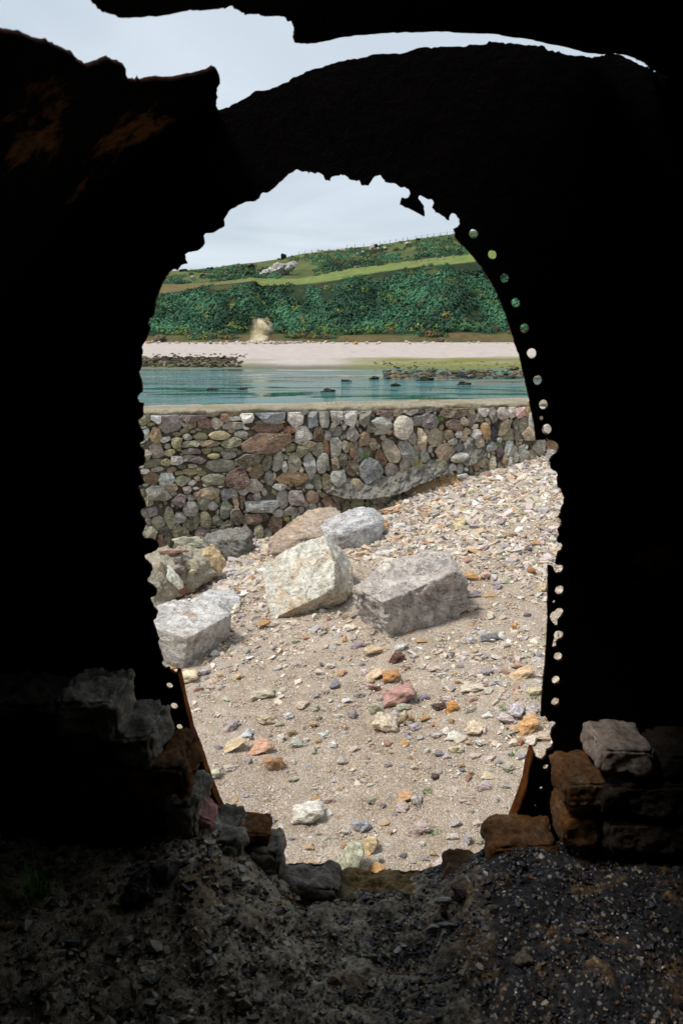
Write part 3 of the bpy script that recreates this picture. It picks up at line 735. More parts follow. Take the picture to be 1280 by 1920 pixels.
# ================================================================== loose stones traced from the beach
def zA(x, y): return 640 + x / 3.0476, 940 + y / 3.0476, 3.0476
def zB(x, y): return 340 + x / 3.5556, 1250 + y / 3.5556, 3.5556
def zC(x, y): return 680 + x / 3.368, 1250 + y / 3.368, 3.368
STONES = [
 ('C', 100, 40, 140, 56, -18, (206, 176, 140), 'long split stone of orange and white, left of an ochre lump'),
 ('C', 178, 55, 85, 82, 0, (190, 128, 50), 'ochre lump touching a long orange and white split stone'),
 ('C', 80, 135, 72, 34, 5, (120, 66, 52), 'small dark red flat stone just left above the big pink-red stone'),
 ('C', 228, 175, 160, 128, -10, (178, 128, 116), 'big pink-red veined stone in the middle foreground of the beach'),
 ('C', 88, 270, 100, 84, 10, (160, 156, 128), 'olive-grey flat stone left of the cream split stones'),
 ('C', 230, 255, 112, 48, 0, (168, 170, 148), 'greenish-grey flat stone under the big pink-red stone'),
 ('C', 140, 345, 122, 120, 35, (214, 196, 168), 'angular cream stone split in leaves, below the olive-grey flat stone'),
 ('C', 236, 318, 50, 112, 22, (198, 180, 140), 'narrow upright cream stone between a lilac and a tan stone'),
 ('C', 188, 303, 66, 60, 10, (188, 176, 178), 'lilac stone resting on the angular cream one'),
 ('C', 278, 325, 84, 64, -15, (176, 142, 86), 'tan stone right of the narrow upright cream stone'),
 ('C', 400, 320, 62, 32, 0, (190, 146, 84), 'small ochre oval stone below the dark maroon one'),
 ('C', 322, 375, 62, 58, 0, (176, 168, 176), 'violet-grey knobbly stone below the tan stone'),
 ('C', 475, 245, 76, 56, 0, (84, 48, 44), 'dark maroon stone touching the bright mustard block'),
 ('C', 552, 250, 82, 74, 0, (206, 140, 20), 'bright mustard-yellow block, the most vivid stone on the beach'),
 ('C', 550, 205, 122, 42, 0, (204, 188, 180), 'pale pink flat stone above the mustard block'),
 ('C', 378, 185, 66, 44, 10, (150, 138, 156), 'violet stone right of the big pink-red stone'),
 ('C', 692, 130, 116, 48, 0, (212, 198, 172), 'flat cream wedge above a pinkish lump'),
 ('C', 785, 150, 66, 44, 0, (198, 192, 176), 'dull white stone right of the flat cream wedge'),
 ('C', 675, 195, 70, 64, 0, (206, 174, 150), 'pinkish lump below the flat cream wedge'),
 ('C', 1000, 42, 116, 78, -20, (204, 170, 126), 'tan wedge with an orange end, near the right edge of the opening'),
 ('C', 960, 270, 96, 92, 20, (190, 184, 196), 'lavender-grey slab above the lilac-pink stone'),
 ('C', 895, 322, 112, 62, 10, (194, 178, 176), 'lilac-pink stone leaning under the lavender-grey slab'),
 ('C', 790, 300, 76, 46, 8, (216, 212, 208), 'white flake left of the lilac-pink stone'),
 ('C', 1045, 360, 108, 104, -25, (206, 152, 84), 'orange-tan block beside the right edge of the opening'),
 ('C', 1055, 268, 90, 56, 20, (190, 182, 180), 'pale grey slab above the orange-tan block'),
 ('C', 1090, 148, 96, 58, -8, (196, 182, 140), 'yellowish slab at the right edge, far above the orange-tan block'),
 ('C', 700, 380, 130, 82, 8, (218, 196, 162), 'cream wedge with a rusty tip, centre right of the beach'),
 ('C', 575, 438, 118, 50, -8, (214, 208, 196), 'white flat stone left below the rusty-tipped wedge'),
 ('C', 520, 402, 40, 60, 20, (222, 216, 206), 'small white upright chip above the white flat stone'),
 ('C', 465, 430, 62, 46, 0, (198, 188, 178), 'pale rounded stone left of the white flat stone'),
 ('C', 593, 520, 76, 50, -10, (204, 194, 156), 'pale yellow stone right of two violet pebbles'),
 ('C', 475, 543, 62, 44, 5, (142, 136, 146), 'violet-grey pebble left of a lilac one'),
 ('C', 530, 556, 56, 48, 0, (186, 176, 182), 'lilac pebble between a violet-grey and a pale yellow one'),
 ('C', 998, 470, 62, 46, 10, (184, 130, 74), 'tan-brown lump left of a white and pink stone'),
 ('C', 1055, 465, 82, 56, -20, (214, 198, 186), 'white and pink stone touching a tan-brown lump'),
 ('C', 1135, 440, 100, 58, 5, (202, 176, 146), 'broad tan stone half hidden by the torn right edge'),
 ('C', 785, 690, 92, 50, 0, (214, 196, 158), 'cream oblong above the half-purple stone'),
 ('C', 760, 745, 86, 62, 25, (190, 174, 178), 'stone half white and half purple, below the cream oblong'),
 ('C', 455, 690, 40, 50, 0, (92, 60, 66), 'small dark maroon pebble alone on the sand'),
 ('C', 255, 810, 92, 68, -10, (198, 152, 98), 'rounded tan-orange stone left of a grey-lilac one'),
 ('C', 350, 840, 92, 76, -30, (186, 178, 174), 'grey-lilac angular stone right of the tan-orange one'),
 ('C', 240, 880, 92, 56, 20, (198, 176, 170), 'pinkish stone below the tan-orange one'),
 ('C', 65, 1130, 126, 112, 15, (212, 184, 130), 'yellow-tan block lying against the big green-grey flat stone'),
 ('C', 95, 1215, 52, 74, 25, (190, 194, 190), 'bluish-white chip between the yellow-tan block and an orange stone'),
 ('C', 70, 1275, 102, 54, -20, (206, 150, 74), 'orange stone right beside the lower end of the green-grey flat stone'),
 ('C', 665, 1090, 60, 82, 10, (184, 178, 184), 'grey-lilac oval near the mustard-brown sill brick'),
 ('C', 490, 1228, 78, 66, 10, (210, 192, 184), 'pinkish-white stone just behind the left end of the brown sill brick'),
 ('C', 350, 1015, 124, 76, 0, (188, 166, 160), 'half-buried pink stone left of a green weed'),
 ('C', 20, 1005, 60, 66, 0, (158, 160, 172), 'blue-grey rounded stone above the yellow-tan block'),
 ('B', 1015, 110, 62, 86, 0, (124, 120, 134), 'slate-blue cone-shaped stone standing alone on bare sand'),
 ('B', 545, 176, 122, 66, 0, (184, 172, 146), 'tan-grey half-buried stone, left part of the beach'),
 ('B', 335, 385, 124, 84, -38, (166, 148, 152), 'purple slab pointing up to the right, beside the left rim'),
 ('B', 440, 443, 104, 78, 0, (186, 192, 200), 'bluish-white striped stone above the salmon slab'),
 ('B', 510, 528, 152, 92, -12, (198, 146, 114), 'salmon-orange angular slab in the left foreground'),
 ('B', 625, 645, 112, 108, 0, (168, 124, 76), 'block with cream top and brown base, right below the salmon slab'),
 ('B', 330, 522, 186, 56, -25, (196, 172, 128), 'long buried yellowish stone left of the salmon slab'),
 ('B', 768, 502, 94, 66, 5, (176, 180, 164), 'green-grey flat stone in the sand right of the salmon slab'),
 ('B', 742, 443, 56, 52, 0, (160, 136, 100), 'brown pebble touching the green-grey flat stone'),
 ('B', 560, 342, 126, 80, 10, (190, 172, 138), 'sunken tan stone above the bluish-white striped one'),
 ('B', 710, 322, 54, 54, 0, (214, 212, 212), 'white lump right of the sunken tan stone'),
 ('B', 850, 962, 152, 142, 0, (206, 202, 192), 'white porous lump with pits, lower middle of the beach'),
 ('B', 552, 1018, 114, 84, 20, (200, 192, 200), 'lilac-white heart-shaped stone behind the left sill brick'),
 ('B', 892, 876, 66, 36, 5, (180, 138, 76), 'ochre pebble right above the white porous lump'),
 ('B', 990, 892, 68, 46, -5, (190, 160, 146), 'pinkish pebble right of the ochre one'),
 ('B', 1000, 517, 58, 50, 20, (224, 222, 220), 'bright white chip below a pale knobbly stone'),
 ('B', 950, 450, 66, 60, 0, (196, 196, 188), 'pale knobbly stone above the bright white chip'),
 ('B', 795, 252, 92, 48, -10, (200, 174, 154), 'pink flat stone, upper left of the sand'),
 ('B', 1150, 322, 88, 62, 0, (150, 140, 144), 'grey-violet stone within a cluster of white chips'),
 ('B', 1108, 222, 62, 30, 0, (218, 218, 220), 'white flat chip above the grey-violet stone'),
 ('B', 1062, 268, 54, 40, -20, (216, 208, 190), 'cream chip left above the grey-violet stone'),
 ('B', 1062, 330, 60, 34, 0, (202, 204, 190), 'pale green chip left of the grey-violet stone'),
 ('B', 1205, 1062, 104, 80, 0, (150, 152, 166), 'blue-grey stone with a pink spot, above the green-grey flat stone'),
 ('B', 1160, 1290, 200, 236, 18, (174, 178, 150), 'biggest flat green-grey stone, just behind the sill'),
 ('B', 215, 715, 82, 62, -20, (190, 190, 158), 'yellow-green stone beside the left orange rim'),
 ('B', 38, 62, 122, 92, 0, (216, 196, 160), 'white stone with orange stain against the flat-topped boulder'),
 ('B', 155, 30, 56, 60, 0, (182, 176, 192), 'lilac pebble right of the orange-stained white stone'),
 ('A', 205, 846, 118, 54, 5, (202, 172, 128), 'tan wedge at the foot of the mauve-grey boulder'),
 ('A', 310, 882, 76, 66, 0, (104, 60, 42), 'dark red-brown cube below the mauve-grey boulder'),
 ('A', 340, 830, 66, 44, -15, (190, 192, 196), 'bluish-white chip behind the dark red-brown cube'),
 ('A', 92, 817, 78, 42, 0, (160, 142, 152), 'violet stone left of the tan wedge'),
 ('A', 845, 776, 82, 46, 0, (104, 106, 112), 'dark blue-grey flat stone on bare sand, right of the mauve-grey boulder'),
 ('A', 730, 790, 46, 44, 10, (196, 196, 200), 'pale grey cube left of the dark blue-grey flat stone'),
 ('A', 735, 427, 92, 50, 8, (192, 140, 66), 'orange-ochre stone touching the right side of the mauve-grey boulder'),
 ('A', 820, 412, 74, 60, 0, (198, 164, 146), 'pinkish-tan stone right of the orange-ochre one'),
 ('A', 760, 527, 98, 46, 0, (122, 112, 118), 'dark violet flat stone with an ochre sliver at its right'),
 ('A', 850, 535, 92, 28, 3, (182, 142, 72), 'ochre sliver touching the dark violet flat stone'),
 ('A', 445, 793, 70, 30, 5, (186, 146, 82), 'ochre flake under the front of the mauve-grey boulder'),
 ('A', 740, 605, 62, 56, 0, (200, 184, 164), 'cream lump at the lower right of the mauve-grey boulder'),
 ('A', 845, 650, 48, 48, 0, (212, 200, 176), 'small cream nodule under a dark one, right of the mauve-grey boulder'),
 ('A', 885, 482, 70, 46, -30, (160, 148, 156), 'purplish stone on the shingle, above the ochre sliver'),
 ('A', 1095, 397, 62, 46, 30, (170, 112, 50), 'dark orange stone near the right plate edge'),
 ('A', 1140, 490, 52, 66, 0, (208, 182, 140), 'tan oval right at the straight plate edge'),
 ('A', 665, 130, 96, 76, 0, (200, 180, 132), 'largest yellow-tan stone on the shingle slope'),
 ('A', 790, 175, 74, 40, -10, (202, 170, 122), 'tan slab right below the largest yellow-tan stone'),
 ('A', 470, 88, 60, 56, -40, (160, 130, 96), 'brown leaning stone on the shingle near the wall foot'),
 ('A', 715, 216, 42, 26, 0, (196, 122, 60), 'small vivid orange stone in the middle of the shingle slope'),
 ('A', 490, 232, 62, 32, 0, (176, 116, 84), 'flat red-brown stone above the mauve-grey boulder'),
 ('A', 285, 48, 126, 52, -8, (188, 150, 112), 'long orange-tan slab between wall and pale grey boulder'),
 ('A', 270, 90, 64, 34, 0, (184, 190, 186), 'bluish slab right beside the pale grey boulder'),
 ('A', 1110, 236, 76, 28, 8, (186, 138, 76), 'flat ochre stone high on the right of the shingle'),
 ('A', 330, 140, 60, 46, 0, (206, 202, 200), 'white stone right of the pale grey boulder'),
 ('A', 250, 292, 80, 32, 0, (200, 204, 206), 'white slab in front of the pale grey boulder'),
 ('A', 115, 300, 90, 40, -12, (204, 172, 138), 'tan broken stone between the pale grey and mauve-grey boulders'),
 ('A', 960, 190, 66, 36, 0, (160, 134, 98), 'brown stone at the end of the sandy streak'),
 ('A', 1010, 930, 82, 44, 10, (176, 142, 112), 'brown flat stone above the tan wedge with orange end'),
]
for (z, x, y, w, h, an, c, lab) in STONES:
    px, py, s = {'A': zA, 'B': zB, 'C': zC}[z](x, y)
    o = place_stone('beach_stone', px, py, w / s, h / s, RGB(*c), an)
    tag(o, lab, 'stone', 'loose stones on the beach')

# ------------------------------------------------------------------ pebbles and shingle
def tint_palette(r, n, kind='beach'):
    if kind == 'beach':
        P_ = [((202, 190, 172), 28), ((182, 170, 154), 28), ((176, 168, 166), 12), ((196, 174, 150), 9), ((186, 142, 94), 4), ((160, 154, 154), 6), ((214, 208, 200), 7), ((156, 122, 104), 4), ((168, 166, 140), 6), ((112, 108, 112), 3), ((200, 182, 176), 9)]
    elif kind == 'grit':
        P_ = [((196, 178, 154), 30), ((178, 158, 134), 22), ((206, 196, 184), 20), ((150, 132, 112), 12), ((196, 150, 104), 6), ((128, 114, 106), 8), ((220, 214, 206), 8)]
    else:
        P_ = [((38, 38, 44), 34), ((52, 50, 56), 20), ((70, 66, 70), 10), ((58, 46, 48), 9), ((104, 92, 74), 9), ((150, 140, 124), 4), ((196, 190, 180), 1.3), ((110, 70, 44), 3), ((60, 70, 84), 6)]
    w = np.array([p[1] for p in P_], float); w /= w.sum()
    C = np.array([lin(p[0]) for p in P_])
    c = C[r.choice(len(P_), n, p=w)]
    return c * r.uniform(0.72, 1.2, (n, 1))
def scatter_mesh(name, x, y, z, size, col, mat, r, flat=(0.45, 0.85), variants=12, seed=500):
    vs = []
    for k in range(variants):
        q = random.Random(seed + k); bm = bmesh.new()
        pts = [Vector((q.gauss(0, 1), q.gauss(0, 1), q.gauss(0, 1))).normalized() * q.uniform(0.85, 1.15) for _ in range(11)]
        vv = [bm.verts.new(p) for p in pts]; qq = bmesh.ops.convex_hull(bm, input=vv)
        junk = [e for e in set(qq['geom_interior'] + qq['geom_unused']) if isinstance(e, bmesh.types.BMVert) and e.is_valid]
        if junk: bmesh.ops.delete(bm, geom=junk, context='VERTS')
        bmesh.ops.triangulate(bm, faces=bm.faces[:]); bm.verts.index_update()
        vs.append((np.array([v.co for v in bm.verts]), np.array([[v.index for v in f.verts] for f in bm.faces]))); bm.free()
    n = len(x); vi = r.integers(0, variants, n)
    Vs, Ts, Cs = [], [], []; base = 0
    for k in range(variants):
        idx = np.where(vi == k)[0]; m = len(idx)
        if not m: continue
        V0, T0 = vs[k]
        a = r.uniform(0, 2 * np.pi, m)[:, None]; el = r.uniform(0.7, 1.35, m)[:, None]; fl = r.uniform(*flat, m)[:, None]
        s = size[idx][:, None]; tl = r.normal(0, 0.25, m)[:, None]
        X0 = V0[None, :, 0] * el * s; Y0 = V0[None, :, 1] / el * s; Z0 = V0[None, :, 2] * fl * s
        X1 = X0 * np.cos(a) - Y0 * np.sin(a); Y1 = X0 * np.sin(a) + Y0 * np.cos(a); Z1 = Z0 + X1 * tl
        Vs.append(np.stack([X1 + x[idx][:, None], Y1 + y[idx][:, None], Z1 + z[idx][:, None]], -1).reshape(-1, 3))
        Ts.append((T0[None] + (base + np.arange(m) * len(V0))[:, None, None]).reshape(-1, 3)); base += m * len(V0)
        Cs.append(np.repeat(col[idx], len(V0), 0))
    return mesh_obj(name, np_mesh(name, np.concatenate(Vs), np.concatenate(Ts), np.concatenate(Cs)), mat)
def density(x, y):
    """how thickly shingle lies on the sand: 0..1"""
    px, py = proj(x, y, g(x, y))
    nz = 0.5 * np.sin(1.9 * x + 2.6 * y + 1) + 0.5 * np.sin(4.2 * x - 3.1 * y) + 0.4 * np.sin(8 * x + 7 * y + 2)
    d = 0.78 * np.clip((1085 + 0.10 * (px - 640) - py) / 70 + 0.25 * nz, 0, 1)
    d = np.where((px < 500), np.clip((1120 - py) / 40, 0, 1), d)
    streak = np.exp(-((py - (1012 - 0.1 * (px - 760))) / 9) ** 2) * (px > 740) * (px < 1060)
    d = d * (1 - 0.9 * streak)
    sand2 = np.exp(-(((px - 930) / 120) ** 2 + ((py - 1150) / 32) ** 2))
    d = np.maximum(d, 0.32 * np.exp(-(((px - 760) / 150) ** 2 + ((py - 1330) / 90) ** 2)))
    d = np.maximum(d, 0.11 + 0.22 * np.clip(nz, 0, 1) + 0.18 * (px > 820) * (py > 1180) * (py < 1480))
    d = np.maximum(d, 0.35 * (px < 520) * (py < 1250))
    return np.clip(d * (1 - 0.75 * sand2), 0.03, 1)
def shingle():
    r = np.random.default_rng(77)
    n = 120000
    x = r.uniform(-2.6, 3.3, n); y = 2.45 + (8.6 - 2.45) * r.random(n) ** 0.8
    k = (np.abs(x) < 0.36 * y + 0.35) & (y < 8.0 + WK * x + 0.05)
    x, y = x[k], y[k]
    d = density(x, y); k = r.random(len(x)) < d
    x, y, d = x[k], y[k], d[k]
    n = len(x)
    s = 0.0050 + 0.0080 * r.random(n) ** 2 + 0.028 * (r.random(n) ** 9) + 0.008 * d * r.random(n) ** 2
    s *= np.clip(y / 4.6, 0.62, 1.5)
    z = g(x, y) + s * r.uniform(-0.25, 0.3, n)
    o = scatter_mesh('shingle', x, y, z, s, tint_palette(r, n), M_pebble, r)
    tag(o, 'pale mixed shingle scattered over the sand between opening and wall', 'shingle', kind='stuff')
    # fine grit
    n = 60000
    y = 2.45 + (7.8 - 2.45) * r.random(n) ** 1.0; x = r.uniform(-1, 1, n) * (0.34 * y + 0.25)
    s = (0.0028 + 0.0032 * r.random(n) ** 2) * np.clip(y / 4.0, 0.7, 1.5)
    o = scatter_mesh('grit', x, y, g(x, y) + s * 0.2, s, tint_palette(r, n, 'grit'), M_pebble, r, variants=8, seed=900)
    tag(o, 'fine tan grit covering the beach sand', 'grit', kind='stuff')
shingle()
SREF = []
for (z, x, y, w, h, an, c, lab) in STONES:
    a_, b_, s_ = {'A': zA, 'B': zB, 'C': zC}[z](x, y); l_ = lab
    for sp_ in (',', ' left', ' right', ' below', ' above', ' beside', ' in the', ' on ', ' near', ' under', ' behind', ' touching', ' at the', ' lying', ' leaning', ' pointing', ' between', ' alone', ' against', ' high', ' half hidden', ' just', ' resting', ' within', ' standing', ' far', ' with', ' half-b'):
        l_ = l_.split(sp_)[0]
    SREF.append((a_, b_, l_))
used_labels = set()
def cobble_label(px, py, ci):
    cn = ['white-grey', 'cream', 'mauve-grey', 'tan', 'orange-brown', 'violet-grey', 'off-white', 'pinkish', 'olive-grey'][ci]
    sx_, sy_, sl_ = min(SREF, key=lambda q: (q[0] - px) ** 2 + (q[1] - py) ** 2)
    dr = ('left of' if px < sx_ else 'right of') if abs(px - sx_) > abs(py - sy_) else ('behind' if py < sy_ else 'in front of')
    return 'small %s cobble %s the %s' % (cn, dr, sl_)
def cobbles():
    r = random.Random(5); done = 0; pl = [(208, 200, 190), (196, 184, 168), (180, 172, 170), (200, 166, 124), (190, 140, 84), (156, 146, 152), (214, 208, 200), (206, 182, 172), (170, 168, 144)]
    taken = []
    for (z, x, y, w, h, an, c, lab) in STONES:
        a, b, s = {'A': zA, 'B': zB, 'C': zC}[z](x, y); taken.append((a, b, w / s))
    tries = 0
    while done < 250 and tries < 6000:
        tries += 1
        px = r.uniform(350, 1050); py = r.uniform(905, 1640)
        lo = interp(px, [(350, 1060), (480, 1030), (640, 960), (700, 945), (900, 915), (1050, 890)])
        if py < lo + 4: continue
        if 488 < px < 668 and 940 < py < 1185: continue
        if 655 < px < 880 and 1030 < py < 1205: continue
        if px < 440 and 1000 < py < 1262: continue
        if 595 < px < 725 and py < 1032: continue
        p = G(px, py)
        if r.random() > float(density(p.x, p.y)) * 0.9 + 0.10: continue
        w = r.uniform(9, 19) * (1.0 if py > 1060 else 0.9)
        ci = r.randrange(len(pl))
        if cobble_label(px, py, ci) in used_labels: continue
        if any((px - a) ** 2 + (py - b) ** 2 < ((w + q) * 0.5) ** 2 for a, b, q in taken): continue
        taken.append((px, py, w))
        used_labels.add(cobble_label(px, py, ci)); o = place_stone('cobble', px, py, w, w * r.uniform(0.5, 0.8), RGB(*pl[ci]), r.uniform(-20, 20))
        o['label'] = cobble_label(px, py, ci); o['category'] = 'stone'; o['group'] = 'small cobbles among the shingle'
        done += 1
cobbles()

# ================================================================== STONE WALL
t_vec = Vector((1, WK, 0)).normalized(); n_vec = Vector((WK, -1, 0)).normalized()   # along / towards camera
w0 = W(640, 960); w0 = Vector((0, 8.0, 0))
def wall_uv(p):
    q = p - w0
    return q.dot(t_vec), p.z
def wall_px(px, py): return wall_uv(W(px, py))
WALL_TOP = wall_px(640, 768)[1]
topL = wall_px(270, 773)[1]; topR = wall_px(985, 757)[1]
def wtop(u): return float(np.interp(u, [-5, -2, 2, 6], [topL - 0.05, topL, topR, topR + 0.05]))
TW = 0.62
def sL(X, Y): return 250 + X / 3.2, 740 + Y / 3.2, 3.2
def sR(X, Y): return 640 + X / 3.0476, 740 + Y / 3.0476, 3.0476
og = (122, 120, 92); gr = (138, 134, 122); lg = (172, 168, 160); wh = (205, 198, 186); bg_ = (118, 126, 132); rb = (120, 84, 60); ol = (132, 126, 82); tn = (158, 138, 106); pb = (112, 94, 88); dk = (84, 80, 62); oc = (140, 108, 62); pk = (160, 136, 126); og2 = (106, 102, 74)
WL = [(65,145,70,60,0,og),(138,137,62,66,0,wh),(235,165,128,116,10,(142,132,128)),(355,130,165,50,-5,pb),(338,182,76,42,0,tn),(427,167,76,76,0,(138,104,84)),(503,172,72,56,0,(176,160,142)),(547,138,48,50,0,(144,104,76)),(608,140,70,52,0,wh),(683,135,70,60,0,wh),(605,188,140,42,0,gr),(823,115,192,106,0,bg_),(810,203,188,66,0,rb),(935,210,62,36,0,(128,80,52)),(970,135,96,120,0,lg),(1025,88,50,50,0,lg),(1067,133,82,116,0,(126,132,138)),(1142,137,60,106,0,gr),(1210,120,70,112,0,lg),(1268,105,40,70,0,lg),
(135,240,64,82,0,(140,112,72)),(80,235,42,62,0,(128,140,130)),(262,285,66,58,-50,ol),(325,250,54,38,0,(130,130,112)),(402,253,80,46,0,ol),(515,243,136,54,0,(146,132,88)),(645,238,92,46,0,gr),(343,297,102,42,0,og),(457,290,122,38,-3,(124,104,78)),(585,290,128,60,-5,og),(790,288,302,106,-6,(122,92,66)),(1015,243,108,88,0,(176,170,158)),(1107,235,68,82,0,(104,80,60)),(1165,245,50,62,0,lg),
(147,333,76,86,0,(150,134,122)),(208,310,40,40,0,gr),(220,345,60,36,-10,ol),(343,336,102,38,0,(104,92,88)),(442,333,64,38,0,ol),(510,328,72,30,0,og),(582,325,76,26,0,og),(260,390,70,58,0,lg),(200,403,58,36,0,ol),(335,372,80,30,0,gr),(380,392,86,38,-3,(114,98,92)),(482,365,78,34,0,ol),(567,360,78,50,0,gr),(525,423,196,84,2,(116,114,96)),(700,385,172,76,-8,(92,84,62)),(640,350,50,34,0,gr),(803,405,56,112,10,og),(725,350,120,24,-8,gr),(940,318,60,56,0,ol),(895,320,42,38,0,lg),(870,400,60,126,10,gr),(965,410,76,112,0,(144,136,114)),(1010,340,62,72,0,og),(1105,325,72,86,0,og),(1155,310,40,104,-18,(138,96,62)),(1205,315,72,116,0,gr),(1055,425,62,162,-8,(160,158,150)),(1130,410,76,132,15,gr),(1250,385,56,78,0,(120,114,92)),(1205,415,42,102,0,(112,98,70)),
(115,410,102,46,-10,og),(905,430,32,62,0,lg),(1008,453,32,46,0,(180,166,150)),(350,463,82,44,8,(146,130,84)),(275,470,60,28,0,ol),(200,510,92,76,-15,(174,176,168)),(110,505,82,76,0,(134,102,66)),(295,515,82,56,0,(134,132,106)),(385,503,36,32,0,(176,150,110)),(480,505,152,70,0,og),(222,560,76,50,0,tn),(325,568,50,36,0,pk),(155,590,132,82,10,(146,142,124)),(625,495,132,124,-28,(110,78,62)),(740,460,78,92,15,(130,104,74)),(725,545,98,82,0,(142,132,116)),(815,500,52,82,0,gr),(955,500,208,80,5,(132,102,60)),(845,495,26,62,0,tn),(880,550,82,36,0,lg),(1105,520,52,86,-15,og),(1155,515,52,92,0,(122,108,76)),(1220,495,92,92,0,(146,144,134)),
(455,590,116,72,0,tn),(553,600,60,66,10,(128,124,130)),(605,583,50,62,0,lg),(655,570,66,50,0,lg),(280,630,82,62,0,(130,104,102)),(385,605,46,46,0,(150,116,88)),(703,618,46,52,0,(86,66,68)),(740,610,45,50,0,pk),(610,640,36,96,-4,(144,116,80)),(652,640,32,92,0,(140,118,88)),(425,645,66,92,0,og),(475,665,50,50,0,(130,124,124)),(345,680,92,98,-20,(140,136,124)),(557,685,60,132,15,(120,124,98)),(770,665,232,84,0,(146,146,140)),(975,615,96,96,0,(140,122,118)),(1070,615,82,88,-30,(128,100,74)),(895,625,76,128,0,gr),(1170,640,72,56,10,(140,100,70)),(1215,615,60,60,0,(120,106,92)),(1260,635,40,50,0,ol),
(110,700,66,66,0,(134,128,126)),(75,715,50,60,0,gr),(220,735,56,126,-5,og),(283,735,62,72,0,(138,136,134)),(150,770,86,96,20,(124,120,98)),(335,780,70,78,20,og2),(430,750,76,116,-15,(116,108,76)),(500,755,60,68,0,og),(615,725,82,86,0,(116,100,80)),(715,740,126,66,0,(128,98,68)),(785,735,55,50,0,dk),(380,750,40,102,10,og2),(850,775,80,92,20,(112,88,64)),(950,695,88,58,0,gr),(1005,685,36,46,0,gr),(575,780,50,72,-10,og2),(540,800,40,72,10,og2),(685,810,62,76,0,lg),(750,820,62,102,0,(148,144,116)),(105,820,92,82,15,(132,128,104)),(185,810,62,62,0,dk),(265,815,56,92,0,og2),(310,825,42,72,0,og2),(165,880,40,82,0,(130,90,70)),(210,875,52,92,0,og),(420,820,82,72,0,(124,100,90)),(480,820,50,42,0,og2),(715,880,40,72,0,ol),(800,845,62,82,20,gr),(920,745,42,36,0,(140,132,70)),(865,705,60,46,0,gr),(90,640,60,50,0,og),(60,590,60,50,0,og)]
WR_ = [(45,120,76,116,-10,lg),(128,120,62,146,5,(128,126,110)),(240,95,88,82,25,(116,84,76)),(320,90,66,68,0,tn),(390,85,86,52,0,gr),(455,72,62,78,0,(116,112,104)),(508,65,62,78,0,(126,120,104)),(560,70,36,60,0,(72,66,72)),(640,90,168,80,0,(118,98,74)),(225,165,104,112,0,(146,144,134)),(345,185,118,142,0,(178,168,150)),(432,155,52,68,0,(122,118,116)),(497,150,86,82,-20,(122,112,112)),(638,170,112,68,15,(126,100,84)),(733,105,52,50,0,tn),(690,155,56,46,0,(142,128,100)),(735,155,42,62,0,pb),(775,130,52,46,0,gr),(807,88,62,72,0,wh),(858,115,46,82,-15,(110,106,98)),(915,105,62,82,-8,(160,144,134)),(967,95,48,78,0,wh),(1016,95,58,72,-5,(176,136,128)),(1053,95,32,62,0,(158,120,70)),(1080,140,46,84,0,lg),(920,185,66,86,15,(152,138,104)),(865,220,46,106,-8,(72,70,80)),(815,205,52,102,-8,(172,128,66)),(762,222,52,52,0,lg),(955,230,72,72,0,(124,116,86)),(995,195,42,128,-3,(112,110,98)),(1028,165,52,98,0,(118,112,92)),(1070,220,88,88,0,(166,148,116)),(535,245,98,102,0,(160,148,122)),(605,232,52,56,0,(138,116,72)),(710,208,50,40,0,tn),(660,225,38,44,0,lg),(625,265,48,46,0,gr),(695,240,40,46,0,tn),(668,300,62,52,0,(136,130,128)),(455,265,58,138,-25,(156,136,108)),(395,240,46,82,-20,gr),(165,190,52,62,0,og),(125,255,56,82,20,(122,98,66)),(60,230,62,82,0,gr),(20,290,46,62,0,og),(57,315,36,98,-5,(136,98,62)),(175,280,40,70,-15,(150,134,100)),(225,365,62,96,-25,(130,90,56)),(275,320,78,148,-25,(150,134,112)),(375,330,82,152,-35,(140,138,130)),(105,345,50,96,0,gr),(145,330,46,60,0,og),(160,430,122,138,0,(126,128,130)),(60,420,72,88,0,(124,104,76)),(285,430,88,98,0,(128,116,102)),(355,405,68,102,-10,(104,92,78)),(465,350,56,62,0,gr),(585,325,94,92,0,(136,112,88)),(800,385,52,56,0,tn),(855,395,38,82,0,(186,170,140)),(895,320,42,66,0,(104,80,84)),(850,295,62,52,0,(150,152,150)),(950,310,56,92,-5,(140,142,140)),(1000,350,46,62,0,(204,194,168)),(1035,345,52,122,-15,(158,154,144)),(1085,360,62,88,10,(184,168,134)),(1125,300,78,88,0,(160,150,130)),(1195,285,78,50,20,(150,112,66)),(1190,335,58,56,0,wh),(1155,365,48,36,0,wh),(905,410,40,62,-20,gr),(950,390,32,72,0,lg),(1000,445,66,60,0,(140,92,86)),(1070,432,62,26,0,(168,116,108)),(1140,410,42,42,0,(196,134,60)),(760,400,30,72,-15,(150,112,84)),(430,590,82,76,0,(160,144,114)),(375,605,58,78,-10,(140,126,98)),(495,590,40,72,0,(150,136,108)),(80,615,70,84,10,(118,122,88)),(155,610,40,58,15,(116,116,78)),(220,635,60,42,0,(142,112,76)),(20,610,40,52,0,og2),(330,605,40,62,0,(132,118,90)),(270,610,50,40,0,og2),(30,655,60,60,0,og2),(1110,420,26,60,10,(176,156,130)),(925,370,30,90,5,(150,120,90)),(985,400,30,40,0,(170,150,120))]
